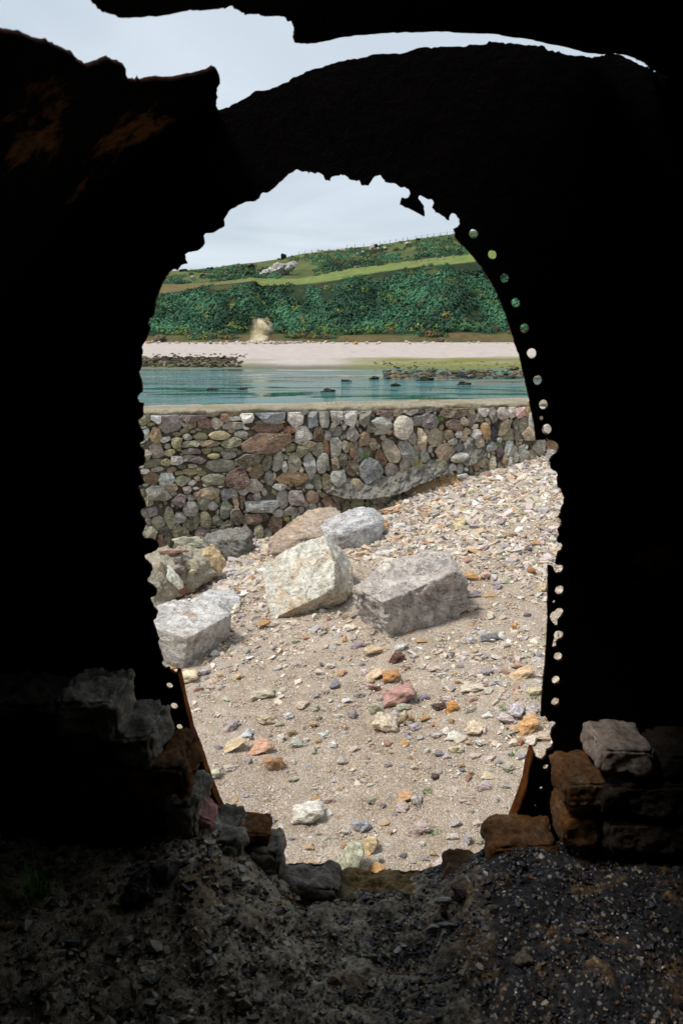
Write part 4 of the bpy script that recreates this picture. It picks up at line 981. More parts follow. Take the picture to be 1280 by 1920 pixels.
def wall():
    seeds = []
    for lst, fn in ((WL, sL), (WR_, sR)):
        for (X, Y, w, h, an, c) in lst:
            px, py, s = fn(X, Y)
            u, v = wall_px(px, py)
            m = (W(px, py) - EYE).length * 1.0 / F * 1.0
            seeds.append([u, v, w / s * m / 2, h / s * m / 2, R_(-an), c, 1])
    r = random.Random(3)
    A = np.array([[s[0], s[1], s[2], s[3], s[4]] for s in seeds])
    cx, cy, a, b, th = [list(A[:, i]) for i in range(5)]
    cols = [s[5] for s in seeds]
    filler = [og, gr, og2, ol, lg, tn, dk, (128, 122, 104), (120, 112, 84), (140, 130, 106), gr, (124, 104, 78)]
    fR = [gr, lg, tn, wh, (150, 136, 112), (166, 150, 122), (140, 120, 92), og]
    def dall(x, y):
        X = np.array(cx) - x; Y = np.array(cy) - y; T = np.array(th)
        p = X * np.cos(T) + Y * np.sin(T); q = -X * np.sin(T) + Y * np.cos(T)
        return np.sqrt((p / np.array(a)) ** 2 + (q / np.array(b)) ** 2)
    def concave(u, v):   # areas of bare mortar / ledge
        px, py = proj(*(w0 + t_vec * u).to_2d(), v)
        return False
    for rad, tries in ((0.075, 700), (0.05, 1600), (0.034, 2600), (0.022, 3000)):
        for _ in range(tries):
            big = rad > 0.06
            u = r.uniform(-4.2, 4.8) if r.random() < (0.6 if big else 0.15) else r.uniform(-2.1, 2.6)
            v = r.uniform(EYE.z - 2.45, wtop(u) - 0.05)
            if v < float(g(u * t_vec.x, 8.0 + u * t_vec.y)) - 0.1: continue
            upl = (u < -0.25 and v > EYE.z - 1.6)
            an = R_(r.choice([0, 0, 4, -4]) + r.uniform(-8, 8)) if upl else R_(r.choice([65, 90, 75, -70, 100, 0]) + r.uniform(-14, 14)); asp = r.uniform(1.6, 2.8) if upl else r.uniform(1.2, 2.2)
            ra = rad * math.sqrt(asp); rb_ = rad / math.sqrt(asp)
            d = dall(u, v)
            rr = np.sqrt(np.array(a) * np.array(b))
            if np.min((d - 0.90) * rr) < rad * 0.80: continue
            cx.append(u); cy.append(v); a.append(ra); b.append(rb_); th.append(an)
            cols.append(r.choice(fR if u > 0.9 else filler))
    cx, cy, a, b, th = map(np.array, (cx, cy, a, b, th))
    n = len(cx)
    # order by how much of each shows in the picture
    X = cx * t_vec.x; Yw = 8.0 + cx * t_vec.y
    px, py = proj(X, Yw, cy)
    vis = (px > 250) & (px < 1060) & (cy > g(X, Yw) - 0.05)
    score = a * b * np.where(vis, 1, 0.001)
    order = np.argsort(-score)
    mid = Vector((0, 8.0, 0))
    root = empty('stone_wall', mid, 'long rubble stone wall with pale concrete coping between the beach and the sea', 'wall')
    ct, st = np.cos(th), np.sin(th)
    rest_V, rest_T, rest_C = [], [], []; rb0 = 0
    for rank, i in enumerate(order):
        rnd = random.Random(int(i) * 7 + 1)
        K = 20 if (rank < 300) else 9
        nc = rnd.choice([4, 5, 5, 6, 7])
        rot0 = rnd.uniform(0, 6.28)
        cs = []
        for k in range(nc):
            ph = rot0 + 2 * math.pi * (k + rnd.uniform(-.28, .28)) / nc
            rr_ = rnd.uniform(0.95, 1.18) / math.cos(math.pi / nc) ** 0.75
            cs.append((math.cos(ph) * a[i] * rr_ * 1.06, math.sin(ph) * b[i] * rr_ * 1.06))
        rounded = rnd.random() < 0.10
        def rho_of(p, q):
            el = 1 / math.sqrt((p / a[i]) ** 2 + (q / b[i]) ** 2)
            if rounded: return el * 0.98
            best_ = 9
            for k in range(nc):
                x0, y0 = cs[k]; x1, y1 = cs[(k + 1) % nc]; nx, ny = y1 - y0, x0 - x1
                den = nx * p + ny * q
                if den > 1e-9: best_ = min(best_, (nx * x0 + ny * y0) / den)
            return min(best_, el * 1.36)
        outline = []
        gap_ = rnd.uniform(0.0, 0.007)
        for k in range(K):
            ph = 2 * math.pi * (k + rnd.uniform(-.15, .15)) / K
            dxx, dyy = math.cos(ph), math.sin(ph)
            p = dxx * ct[i] + dyy * st[i]; q = -dxx * st[i] + dyy * ct[i]
            rho = rho_of(p, q); rel = (p / a[i]) ** 2 + (q / b[i]) ** 2
            best = rho
            for f_ in np.linspace(0.45, 1.0, 13):
                x = cx[i] + dxx * rho * f_; y = cy[i] + dyy * rho * f_
                di = math.sqrt(rel) * rho * f_
                DX = cx - x; DY = cy - y
                d = np.sqrt(((DX * ct + DY * st) / a) ** 2 + ((-DX * st + DY * ct) / b) ** 2)
                d[i] = 9
                if d.min() < di * 0.87:
                    best = rho * f_ - gap_; break
            best *= rnd.uniform(0.95, 1.05)
            oy_ = min(dyy * best, wtop(cx[i]) - 0.03 - cy[i])
            outline.append((dxx * best, oy_))
        sz = math.sqrt(a[i] * b[i])
        if not rounded:
            pts_ = [Vector(q_) for q_ in outline]
            i0 = max(range(K), key=lambda k: pts_[k].length); i1 = max(range(K), key=lambda k: (pts_[k] - pts_[i0]).length)
            keep = {i0, i1}
            def dp(sq_, eps):
                if len(sq_) < 3: return
                A0, B0 = pts_[sq_[0] % K], pts_[sq_[-1] % K]; e = B0 - A0; l = max(e.length, 1e-6)
                best_k, bd = None, eps
                for k in sq_[1:-1]:
                    q_ = pts_[k % K] - A0; dd = abs(e.x * q_.y - e.y * q_.x) / l
                    if dd > bd: best_k, bd = k, dd
                if best_k is not None:
                    keep.add(best_k % K); ix = sq_.index(best_k); dp(sq_[:ix + 1], eps); dp(sq_[ix:], eps)
            j0, j1 = sorted((i0, i1))
            dp(list(range(j0, j1 + 1)), sz * 0.17); dp(list(range(j1, j0 + K + 1)), sz * 0.17)
            kp = sorted(keep); new = list(pts_)
            for q_ in range(len(kp)):
                s0 = kp[q_]; s1 = kp[(q_ + 1) % len(kp)]
                if s1 <= s0: s1 += K
                for k in range(s0 + 1, s1): new[k % K] = pts_[s0 % K].lerp(pts_[s1 % K], (k - s0) / (s1 - s0))
            outline = [(q_.x * 1.03, q_.y * 1.03) for q_ in new]
        dep = min(0.075, max(0.025, sz * rnd.uniform(0.4, 0.95)))
        planes = []
        for _ in range(rnd.choice([3, 4, 5])):
            an_ = rnd.uniform(0, 6.28); sl = rnd.uniform(0.25, 1.1)
            planes.append((math.cos(an_) * sl, math.sin(an_) * sl, dep * rnd.uniform(0.9, 1.35)))
        planes.append((rnd.uniform(-.3, .3), rnd.uniform(-.3, .3), dep)); lift = rnd.uniform(-0.015, 0.045) if rank < 300 else 0
        Vv = []
        prof = [(1.0, -0.9), (1.0, 0.45), (0.985, 0.85), (0.93, 1), (0.66, 1), (0.36, 1)] if K == 20 else [(1.0, -1.0), (0.97, 0.6), (0.8, 1)]
        seedv = Vector((i * 1.37, i * 0.71, 0))
        for (sc2, dz) in prof:
            for (ox, oy) in outline:
                x, y = ox * sc2, oy * sc2
                hp = min(pc - px_ * x - py_ * y for px_, py_, pc in planes) if not rounded else dep * (1.02 - 0.35 * sc2 ** 3)
                hp = max(hp, dep * 0.5)
                nn = noise.noise(Vector((x, y, 0)) / sz * 1.8 + seedv) * 0.10 * sz + noise.noise(Vector((x, y, 0)) / sz * 5 + seedv) * 0.05 * sz
                hh = hp * dz + nn * max(dz, 0)
                Vv.append((x, y, min(hh + (lift if dz > 0 else 0), 0.12)))
        Vv.append((0, 0, min(p_[2] for p_ in planes) if not rounded else dep * 1.02)); Vv[-1] = (0, 0, Vv[-1][2] + lift)
        T = []
        for q in range(len(prof) - 1):
            for k in range(K):
                k2 = (k + 1) % K
                T.append((q * K + k, q * K + k2, (q + 1) * K + k2)); T.append((q * K + k, (q + 1) * K + k2, (q + 1) * K + k))
        top = (len(prof) - 1) * K
        for k in range(K): T.append((top + k, top + (k + 1) % K, len(Vv) - 1))
        V3 = np.array([t_vec * x + Vector((0, 0, 1)) * y + n_vec * (h - 0.005) for x, y, h in Vv])
        V3 = V3
        loc = w0 + t_vec * cx[i]; loc = Vector((loc.x, loc.y, cy[i])) - mid
        c = RGB(*cols[i], rnd.uniform(0.72, 1.28) * 1.65); gq_ = sum(c[:3]) / 3; c = tuple(min(1, q_ * 0.72 + gq_ * 0.28 * t_) for q_, t_ in zip(c[:3], (1.03, 1.0, 0.92))) + (1,)
        T = [(q0, q1, q2) for q0, q1, q2 in T]
        if rank < 300:
            me = np_mesh('stone', V3, T, smooth=True); me.set_sharp_from_angle(angle=R_(28))
            me.materials.append(M_stone)
            o = mesh_obj('stone', me, parent=root, loc=loc); o.color = c
        else:
            rest_V.append(V3 + np.array(loc)); rest_T.append(np.array(T) + rb0); rb0 += len(V3)
            rest_C.append(np.tile(np.array(c[:3]), (len(V3), 1)))
    o = mesh_obj('small_stone', np_mesh('small_stone', np.concatenate(rest_V), np.concatenate(rest_T), np.concatenate(rest_C), True), mat_stone('wall_chip_mineral', 3.0, 0.2, 0.01, attr=True), root)
    o['kind'] = 'stuff'
    # mortar bed: front face with relief
    us = np.linspace(-4.6, 5.6, 520); vs = np.linspace(0, 1, 110)
    U, Vq = np.meshgrid(us, vs)
    zt = np.array([wtop(u) for u in us]) - 0.012
    zb = EYE.z - 2.7
    Zm = zb + (zt[None] - zb) * Vq
    D = np.zeros_like(U)
    for ii in range(U.shape[0]):
        for jj in range(U.shape[1]):
            p = Vector((U[ii, jj], Zm[ii, jj], 0))
            D[ii, jj] = 0.045 * max(0, noise.noise(Vector((U[ii, jj] * 2.2, Zm[ii, jj] * 3, 5))) - 0.02) + 0.016 * noise.fractal(p * 5, 0.8, 2.1, 3) + 0.010 * noise.noise(p * 34) + 0.008 * noise.noise(p * 80)
    D -= 0.030
    Xm = U * t_vec.x + n_vec.x * D; Ym = 0 + U * t_vec.y + n_vec.y * D
    mesh_obj('mortar', grid_mesh('mortar', Xm, Ym, Zm), M_mortar, root)
    # coping: concrete cap with ragged front edge
    us = np.linspace(-4.6, 5.6, 420)
    prof = [(0.0, -0.055), (0.012, -0.03), (0.02, -0.01), (0.012, 0.006), (-0.02, 0.014), (-0.12, 0.018), (-0.3, 0.02), (-0.5, 0.016), (-0.6, 0.0), (-0.62, -0.05), (-0.62, -2.2)]
    Xc = np.zeros((len(prof), len(us))); Yc = Xc.copy(); Zc = Xc.copy()
    for k, (dn, dz) in enumerate(prof):
        for j, u in enumerate(us):
            nn = noise.fractal(Vector((u * 6, k * 0.6, 3)), 0.8, 2, 4)
            fr = max(0, 1 - k / 5)
            d2 = dn + 0.022 * nn * (1 if k < 6 else 0.3); z2 = dz + (0.036 * noise.fractal(Vector((u * 7, 7, k * .2)), 0.8, 2, 4) * fr) + 0.006 * nn
            if k == 0: z2 -= 0.02 * abs(noise.noise(Vector((u * 3.3, 1, 1))))
            pos = t_vec * u + n_vec * d2
            Xc[k, j], Yc[k, j], Zc[k, j] = pos.x, pos.y, wtop(u) + z2
    mesh_obj('coping', grid_mesh('coping', Xc, Yc, Zc), M_cap, root)
    # overhanging shelves
    def shelf(name, top, bot, outp, mat, sd, label=None):
        xs = np.linspace(top[0][0], top[-1][0], 200)
        rows = 26
        Xs = np.zeros((rows, 200)); Ys = Xs.copy(); Zs = Xs.copy()
        for j, x in enumerate(xs):
            yt = float(interp(x, top)); yb = float(interp(x, bot))
            ut, vt = wall_px(x, yt); ub, vb = wall_px(x, yb)
            e = math.sin(math.pi * min(1, max(0, j / 199))) ** 0.3
            for k in range(rows):
                f_ = k / (rows - 1)
                # profile: from wall face at top, bulging out, sharp lip at the bottom, back under
                if f_ < 0.8:
                    q = f_ / 0.8; v = vt + (vb - vt) * q; dn = outp * (0.15 + 0.85 * q ** 0.8)
                else:
                    q = (f_ - 0.8) / 0.2; v = vb + 0.03 * q; dn = outp * (1 - q * 1.3)
                nn = noise.fractal(Vector((x * 0.05, f_ * 3, sd)), 0.75, 2.1, 5)
                dn = dn * e + 0.026 * nn + 0.020 * noise.fractal(Vector((x * 0.10, f_ * 3.5, sd)), 0.6, 2.1, 5) - 0.014 * abs(noise.noise(Vector((x * .22, f_ * 8, sd)))); v += 0.010 * noise.fractal(Vector((x * 0.09, f_ * 2, sd + 4)), 0.8, 2, 4)
                pos = t_vec * (ut * (1 - f_) + ub * f_) + n_vec * dn
                Xs[k, j], Ys[k, j], Zs[k, j] = pos.x, pos.y, v
        o = mesh_obj(name, grid_mesh(name, Xs, Ys, Zs), mat, root)
        if label: o['label'] = label
    shelf('concrete_ledge', [(608, 905), (640, 893), (680, 903), (720, 893), (760, 875), (800, 862), (842, 860)], [(608, 922), (640, 930), (690, 931), (740, 922), (775, 906), (810, 893), (842, 882)], 0.16, M_ledge, 2.0, 'grey overhanging concrete ledge low on the wall')
    shelf('mortar_patch', [(858, 858), (880, 826), (900, 822), (912, 842)], [(858, 868), (880, 872), (895, 862), (912, 848)], 0.09, M_ledge, 5.0)
    shelf('earth_ledge', [(760, 912), (800, 895), (850, 888), (900, 893), (960, 893), (1010, 890)], [(760, 930), (800, 922), (850, 922), (900, 914), (945, 905), (1010, 898)], 0.14, M_earth, 8.0, 'tan earthy ledge where wall meets shingle')
wall()

# ================================================================== IRON BOILER AROUND THE CAMERA
YP = 2.0
OPEN = [(428,1543),(409,1505),(395,1469),(384,1437),(372,1401),(359,1369),(356,1354),(346,1315),(339,1281),(335,1262),(327,1259),(321,1256),(318,1250),(312,1252),(306,1248),(303,1243),(307,1237),(304,1229),(302,1220),(299,1214),(297,1204),(300,1198),(296,1189),(292,1175),(288,1165),(294,1157),(297,1145),(289,1137),(284,1125),(282,1120),(294,1115),(295,1105),(286,1095),(277,1090),(277,1085),(281,1081),(286,1069),(285,1059),(274,1049),(271,1042),(276,1037),(286,1035),(295,1030),(299,1022),(295,1014),(285,1009),(272,1009),(266,1000),(270,995),(275,982),(271,972),(264,964),(263,959),(270,952),(275,949),(272,939),(265,927),(260,912),(270,906),(270,901),(262,882),(260,875),(270,871),(273,866),(272,844),(266,839),(263,831),(270,827),(271,815),(266,804),(261,795),(260,787),(269,780),(269,764),(271,756),(262,754),(258,746),(261,740),(268,734),(268,722),(265,709),(261,697),(265,690),(267,682),(266,667),(268,657),(266,651),(271,642),(277,632),(283,615),(278,606),(281,597),(290,590),(294,562),(300,546),(307,527),(318,510),(325,505),(333,507),(340,497),(352,494),(348,486),(347,477),(352,473),(358,472),(370,470),(380,462),(384,455),(382,442),(386,437),(392,437),(400,436),(411,429),(421,424),(420,411),(426,402),(432,393),(456,381),(466,378),(479,377),(486,372),(490,363),(494,361),(502,361.5),(516,351),(522,344),(529,339),(541,326),(550,322),(556,317),(565,321.5),(572,321),(578,322.5),(579,326),(581,322),(591,326),(597,323.5),(606,329),(610,338.5),(619,340),(622,332),(630,330),(639,327.6),(646,328.6),(655,337),(669,340),(673,338),(677,348),(690,349),(696,340),(702,331.6),(712.6,329),(717,336),(721,342),(742,345.7),(751,353),(758,351.6),(765,356),(768,364),(764,371.5),(758,374),(752,372),(748.5,384),(770,394),(794.6,406.6),(794,398),(792.7,388),(782,374),(783,370),(786.4,367),(801.6,374.5),(807.5,374),(811,377),(812.6,381),(809,390),(816,399),(824,402),(840,414),(840,410),(841.5,405.5),(847,400),(851,401),(854,403),(856.7,408),(860,411),(861,419.5),(855.5,426.5),(848.5,429.6),(851.5,436),(851,443),(861,456),(875.5,470),(889.5,487.5),(900.6,500),(913,520),(927,545),(938,570),(947.5,595),(957,622),(964.7,647),(972.5,669),(979,697),(984,721),(990,745),(995,772.5),(1000,800),(1002.5,824),(1016,824),(1022,820),(1027.5,824),(1041,827.5),(1045.6,836),(1044,845),(1031,856),(1026,864),(1030,866),(1030.6,877.5),(1034,880.6),(1041,884),(1044,890),(1042,899),(1043,912.5),(1048,914),(1050,921),(1055.6,931),(1054,942.5),(1049,951),(1047.5,960),(1042.5,968),(1049,974),(1050,981),(1042,990.6),(1045.6,1001),(1041,1010),(1042.5,1015),(1047.5,1015),(1052,1021),(1049,1029),(1042.5,1032.5),(1040,1046),(1037.5,1054),(1046,1055.6),(1052,1058),(1054,1064),(1050,1071),(1041,1072.5),(1035,1066),(1032.5,1059),(1024,1057.5),(1024,1092.5),(1024,1112.5),(1025,1162.5),(1024,1194),(1021,1237.5),(1017,1275),(1014,1306),(1012,1341),(1020,1340),(1026,1350.5),(1032.5,1349),(1040,1353),(1041,1357.5),(1034,1364.5),(1030,1378),(1035.6,1393),(1032.5,1400),(1023,1404),(1021.6,1414),(1014,1422),(1007.5,1420),(998,1412),(996,1421.5),(990,1442),(985.6,1471.6),(974.7,1504),(965,1529),(950,1570),(910,1640),(850,1690),(740,1700),(600,1700),(500,1680),(450,1640),(432,1580)]
HOLES = [(886,439,9),(921,478,8.7),(943.5,522,8.7),(964,567.5,9),(981,615,9.2),(995,662,9.7),(1006,712,9.3),(1017,758,9.3),(1013,783.5,4.2),(1023,804.5,10),(1046,1104,9.3),(1036,1126,3.2),(1045,1229.5,8.4),(1040,1273.5,8.2),(1039,1314,8),(1020.6,1435,5.8),(1012,1474,3.8),(1001.5,1506.5,3.2),(319,1284,6.5),(327.6,1322.5,7),(337.5,1361,6),(383,1493,2.2)]
HA = [(620,340),(645,310),(670,298),(705,300),(740,320),(752,345),(755,375),(740,410),(720,440),(690,470),(670,500),(675,545),(672,575),(645,580),(600,530),(575,490),(552,455),(550,415),(560,380),(585,355)]
HB = [(620,680),(640,655),(670,640),(705,645),(740,660),(755,685),(760,710),(752,745),(735,765),(710,775),(685,785),(665,810),(655,840),(660,890),(640,900),(610,912),(590,885),(598,850),(605,800),(620,750),(612,715)]
TOPE = [(408,207),(415,208),(430,204),(445,195),(463,185),(478,173),(495,172),(515,166),(535,157),(550,147),(580,135),(610,126),(640,118),(670,114),(705,105),(735,104),(760,102),(775,96),(790,92),(830,91),(860,90),(890,87),(905,87),(920,82),(940,83),(960,86),(1000,89),(1018,91),(1024,99),(1032,98),(1060,107),(1090,108),(1105,112),(1120,109),(1128,108),(1136,102),(1148,104),(1160,106),(1180,115),(1205,128),(1218,133),(1222,137),(1225,136),(1240,144),(1248,149),(1260,154),(1264,153)]
def uvp(px, py):
    p = P(px, py, YP); return (p.x, p.z)
# circle of the boiler end
cpts = [uvp(*q) for q in [(463, 183), (640, 115), (920, 80), (1100, 104), (1262, 152)]]
A_ = np.array([[2 * x, 2 * z, 1] for x, z in cpts]); b_ = np.array([x * x + z * z for x, z in cpts])
s_ = np.linalg.lstsq(A_, b_, rcond=None)[0]
CX, CZ = s_[0], s_[1]; RAD = math.sqrt(s_[2] + CX ** 2 + CZ ** 2)
print('boiler circle', CX, CZ, RAD)
def jag(poly, amp, closed=True, step=0.008):
    r = random.Random(9); o = []
    n = len(poly)
    for i in range(n if closed else n - 1):
        a = Vector(poly[i]); b = Vector(poly[(i + 1) % n]); o.append(tuple(a))
        d = (b - a).length; k = int(d / step)
        nrm = Vector((-(b - a).y, (b - a).x)) / max(d, 1e-9)
        for j in range(1, k + 1):
            f_ = j / (k + 1); p = a.lerp(b, f_) + nrm * r.gauss(0, amp)
            o.append((p.x, p.y))
    if not closed: o.append(tuple(poly[-1]))
    return o
def inside(pts, poly):
    pts = np.asarray(pts); x, y = pts[:, 0], pts[:, 1]; c = np.zeros(len(pts), bool)
    P0 = np.asarray(poly); P1 = np.roll(P0, -1, 0)
    for (x0, y0), (x1, y1) in zip(P0, P1):
        if y0 == y1: continue
        k = ((y0 > y) != (y1 > y)) & (x < (x1 - x0) * (y - y0) / (y1 - y0) + x0); c ^= k
    return c
def cdt_sheet(outer, holes, pts_in):
    """triangulated region between outline and holes; returns 2D verts and triangles"""
    V = []; E = []
    for poly in [outer] + holes:
        b = len(V); V += [Vector(p) for p in poly]
        E += [(b + i, b + (i + 1) % len(poly)) for i in range(len(poly))]
    V += [Vector(p) for p in pts_in]
    r = geometry.delaunay_2d_cdt(V, E, [], 0, 1e-6)
    v2 = np.array([[q.x, q.y] for q in r[0]]); f = np.array([list(x) for x in r[2] if len(x) == 3])
    c = v2[f].mean(1)
    k = inside(c, outer)
    for h in holes: k &= ~inside(c, h)
    f = f[k]
    # consistent winding
    a = v2[f]; cr_ = (a[:, 1, 0] - a[:, 0, 0]) * (a[:, 2, 1] - a[:, 0, 1]) - (a[:, 1, 1] - a[:, 0, 1]) * (a[:, 2, 0] - a[:, 0, 0])
    f[cr_ < 0] = f[cr_ < 0][:, ::-1]
    used = np.unique(f); mp = -np.ones(len(v2), int); mp[used] = np.arange(len(used))
    return v2[used], mp[f]
def solid(o, th, offset=1.0):
    m = o.modifiers.new('thick', 'SOLIDIFY'); m.thickness = th; m.offset = offset; m.use_rim = True
    m.material_offset_rim = 1
    o.data.materials.append(M_edge)
EP_holes = []
opening = jag([uvp(*q) for q in OPEN], 0.0006)
for (x, y, r) in HOLES:
    EP_holes.append([uvp(x + (r + random.uniform(-.5, .5)) * math.cos(k * math.pi / 7), y + (r + random.uniform(-.5, .5)) * math.sin(k * math.pi / 7)) for k in range(14)])
EP_holes.append([uvp(960 + x / 8, 1100 + y / 8) for x, y in HA]); EP_holes.append([uvp(960 + x / 8, 1100 + y / 8) for x, y in HB])
top = jag([uvp(*q) for q in TOPE], 0.0012, closed=False)
a0 = math.atan2(top[0][1] - CZ, top[0][0] - CX); a1 = math.atan2(top[-1][1] - CZ, top[-1][0] - CX)
arc = []
k = 130
for i in range(1, 40): arc.append((CX + RAD * math.cos(a1 * (1 - i / 40)), CZ + RAD * math.sin(a1 * (1 - i / 40))))
ZB = -0.72
arc += [(CX + RAD, CZ - (CZ - ZB) * i / 12) for i in range(0, 12)]
arc += [(CX + RAD - 2 * RAD * i / 24, ZB) for i in range(0, 24)]
arc += [(CX - RAD, ZB + (CZ - ZB) * i / 12) for i in range(0, 12)]
for i in range(0, 30): arc.append((CX + RAD * math.cos(math.pi - (math.pi - a0) * i / 30), CZ + RAD * math.sin(math.pi - (math.pi - a0) * i / 30)))
outer = top + arc
gx, gz = np.meshgrid(np.arange(CX - RAD, CX + RAD, 0.045), np.arange(-0.72, CZ + RAD, 0.045))
gp = np.stack([gx.ravel(), gz.ravel()], -1) + rng.uniform(-.012, .012, (gx.size, 2))
def far_from(gp, polys, d):
    k = np.ones(len(gp), bool)
    for pl in polys:
        q = np.asarray(pl)
        for c in range(0, len(q), 1): k &= (np.hypot(gp[:, 0] - q[c, 0], gp[:, 1] - q[c, 1]) > d)
    return k
ok = inside(gp, outer) & ~inside(gp, opening)
ok[ok] &= far_from(gp[ok], [outer, opening] + EP_holes, 0.012)
v2, f = cdt_sheet(outer, [opening] + EP_holes, gp[ok].tolist())
yv = np.array([0.008 * noise.fractal(Vector((x * 2.2, z * 2.2, 1)), 0.8, 2, 4) for x, z in v2])
V3 = np.stack([v2[:, 0], YP + yv, v2[:, 1]], -1)
boiler = empty('iron_boiler', (CX, 0.2, CZ - RAD), 'dark rusted iron boiler seen from inside, its end plate torn open in a tall oval', 'boiler')
def bpart(name, me, mat):
    o = mesh_obj(name, me, mat, boiler); o.location = -Vector(boiler.location); return o
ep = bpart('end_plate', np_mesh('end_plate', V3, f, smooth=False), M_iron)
ep['label'] = 'upright end plate with scalloped rivet holes along its torn opening'
solid(ep, 0.012)
# barrel: cylinder (theta, y) with the rusted-through gap cut out
def cyl(px, py):
    d = ray(px, py); ox, oz = EYE.x - CX, EYE.z - CZ
    a = d.x ** 2 + d.z ** 2; b = 2 * (ox * d.x + oz * d.z); c = ox * ox + oz * oz - RAD ** 2
    t = (-b + math.sqrt(b * b - 4 * a * c)) / (2 * a); p = EYE + d * t
    return (math.atan2(p.x - CX, p.z - CZ), p.y)     # theta from the crown
YB0, YB1 = -1.7, YP + 0.004
UP = [(330, -300), (250, -140), (190, -30), (170,0),(180,8),(195,18),(228,28),(260,29),(290,27),(340,18),(380,15),(420,12),(428,7),(435,8),(450,17),(490,23),(530,24),(535,31),(549,35),(551,55),(549,70),(570,73),(590,73),(615,69),(640,63),(670,59),(700,57),(730,55),(760,54),(790,56),(820,55),(850,57),(880,58),(930,58),(945,61),(960,64),(985,67),(1010,72),(1030,77),(1055,82),(1100,95),(1130,100),(1140,99),(1165,101),(1190,108),(1200,113),(1208,117),(1214,124),(1217,131),(1222,133),(1226,131),(1244,141),(1250,146),(1262,150),(1264,153)]
LF = [(-380, -100), (-160, 30), (0,60),(50,70),(95,85),(130,100),(150,116),(165,122),(175,119),(185,116),(195,111),(205,111),(222,115),(232,124),(231,135),(238,146),(250,148),(256,140),(258,147),(275,143),(288,141),(300,142),(330,142),(345,139),(360,137),(385,130),(397,122),(405,127),(409,147),(403,165),(404,185),(403,198),(408,207)]
gapU = jag([cyl(*q) for q in UP], 0.0012, closed=False)
gapL = jag([cyl(*q) for q in LF], 0.0012, closed=False)
gapU = [(t, min(y, 2.3)) for t, y in gapU]; gapL = [(t, min(y, 2.3)) for t, y in gapL]
gap = gapL + [(gapL[-1][0], 2.6), (gapU[-1][0], 2.6)] + gapU[::-1]
TH0, TH1 = -math.pi / 2 - (CZ + 0.72) / RAD, math.pi / 2 + (CZ + 0.72) / RAD
rect = [(TH0, YB0), (TH1, YB0), (TH1, YB1), (TH0, YB1)]
gt, gy = np.meshgrid(np.linspace(TH0, TH1, 120), np.linspace(YB0, YB1, 60))
# cells of the shell outside the gap
Vp = []; Ep = []
rj = jag(rect, 0.0, step=0.06)
for poly in (rj, gap):
    b = len(Vp); Vp += [Vector(p) for p in poly]; Ep += [(b + i, b + (i + 1) % len(poly)) for i in range(len(poly))]
gq = np.stack([gt.ravel(), gy.ravel()], -1); gq = gq[far_from(gq, [rj, gap], 0.02)]
Vp += [Vector(p) for p in gq.tolist()]
res = geometry.delaunay_2d_cdt(Vp, Ep, [], 0, 1e-6)
v2 = np.array([[q.x, q.y] for q in res[0]]); f = np.array([list(x) for x in res[2] if len(x) == 3])
c = v2[f].mean(1); kk = inside(c, rect) & ~inside(c, gap); f = f[kk]
rr = np.array([RAD - 0.006 + 0.010 * noise.fractal(Vector((t * 2, y * 2, 7)), 0.8, 2, 4) for t, y in v2])
tha = np.clip(v2[:, 0], -math.pi / 2, math.pi / 2); low = np.abs(v2[:, 0]) - math.pi / 2
V3 = np.stack([CX + rr * np.sin(tha), v2[:, 1], np.where(low > 0, CZ - RAD * low, CZ + rr * np.cos(tha))], -1)
used = np.unique(f); mp = -np.ones(len(v2), int); mp[used] = np.arange(len(used))
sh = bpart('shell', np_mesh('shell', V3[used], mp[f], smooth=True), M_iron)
sh['label'] = 'curved boiler shell overhead with a long rusted-through gap'
bm = bmesh.new(); bm.from_mesh(sh.data); bmesh.ops.recalc_face_normals(bm, faces=bm.faces); bm.to_mesh(sh.data); bm.free()
solid(sh, 0.010, 1.0)
# closed rear end
bmr = bmesh.new(); rv = [(RAD * math.cos(math.pi * i / 48), CZ + RAD * math.sin(math.pi * i / 48)) for i in range(49)] + [(-RAD, -0.72), (RAD, -0.72)]
bmr.faces.new([bmr.verts.new((CX + x * 0.995, YB0 + 0.03, z)) for x, z in rv])
bpart('rear_plate', bm_mesh(bmr, 'rear_plate', False), M_iron)
# rim flange along the lower sides of the opening, bent outwards
def flange(pts, name, depth):
    V = []; T = []
    pp = jag([uvp(*q) for q in pts], 0.0003, closed=False, step=0.01)
    m = len(pp)
    for dy_, ins in ((-0.004, 0.0), (depth, 0.001), (depth, -0.007), (-0.004, -0.007)):
        for j, (x, z) in enumerate(pp):
            j0 = max(0, j - 1); j1 = min(m - 1, j + 1)
            tx, tz = pp[j1][0] - pp[j0][0], pp[j1][1] - pp[j0][1]; l = math.hypot(tx, tz) or 1
            nx, nz = tz / l, -tx / l
            sgn = 1 if (CX * 0 + 0.0 - x) * nx > 0 else -1   # towards the opening
            V.append((x + nx * ins * sgn, YP + dy_, z + nz * ins * sgn))
    for a in range(4):
        b = (a + 1) % 4
        for j in range(m - 1): T.append((a * m + j, a * m + j + 1, b * m + j + 1, b * m + j))
    bm_ = np_mesh(name, V, T); return bpart(name, bm_, M_rim)
flange([(335,1262),(339,1281),(346,1315),(356,1354),(359,1369),(372,1401),(384,1437),(395,1469),(409,1505),(428,1543)], 'rim', 0.032)
flange([(998,1412),(996,1421.5),(990,1442),(985.6,1471.6),(974.7,1504),(965,1529),(950,1570)], 'rim', 0.045)

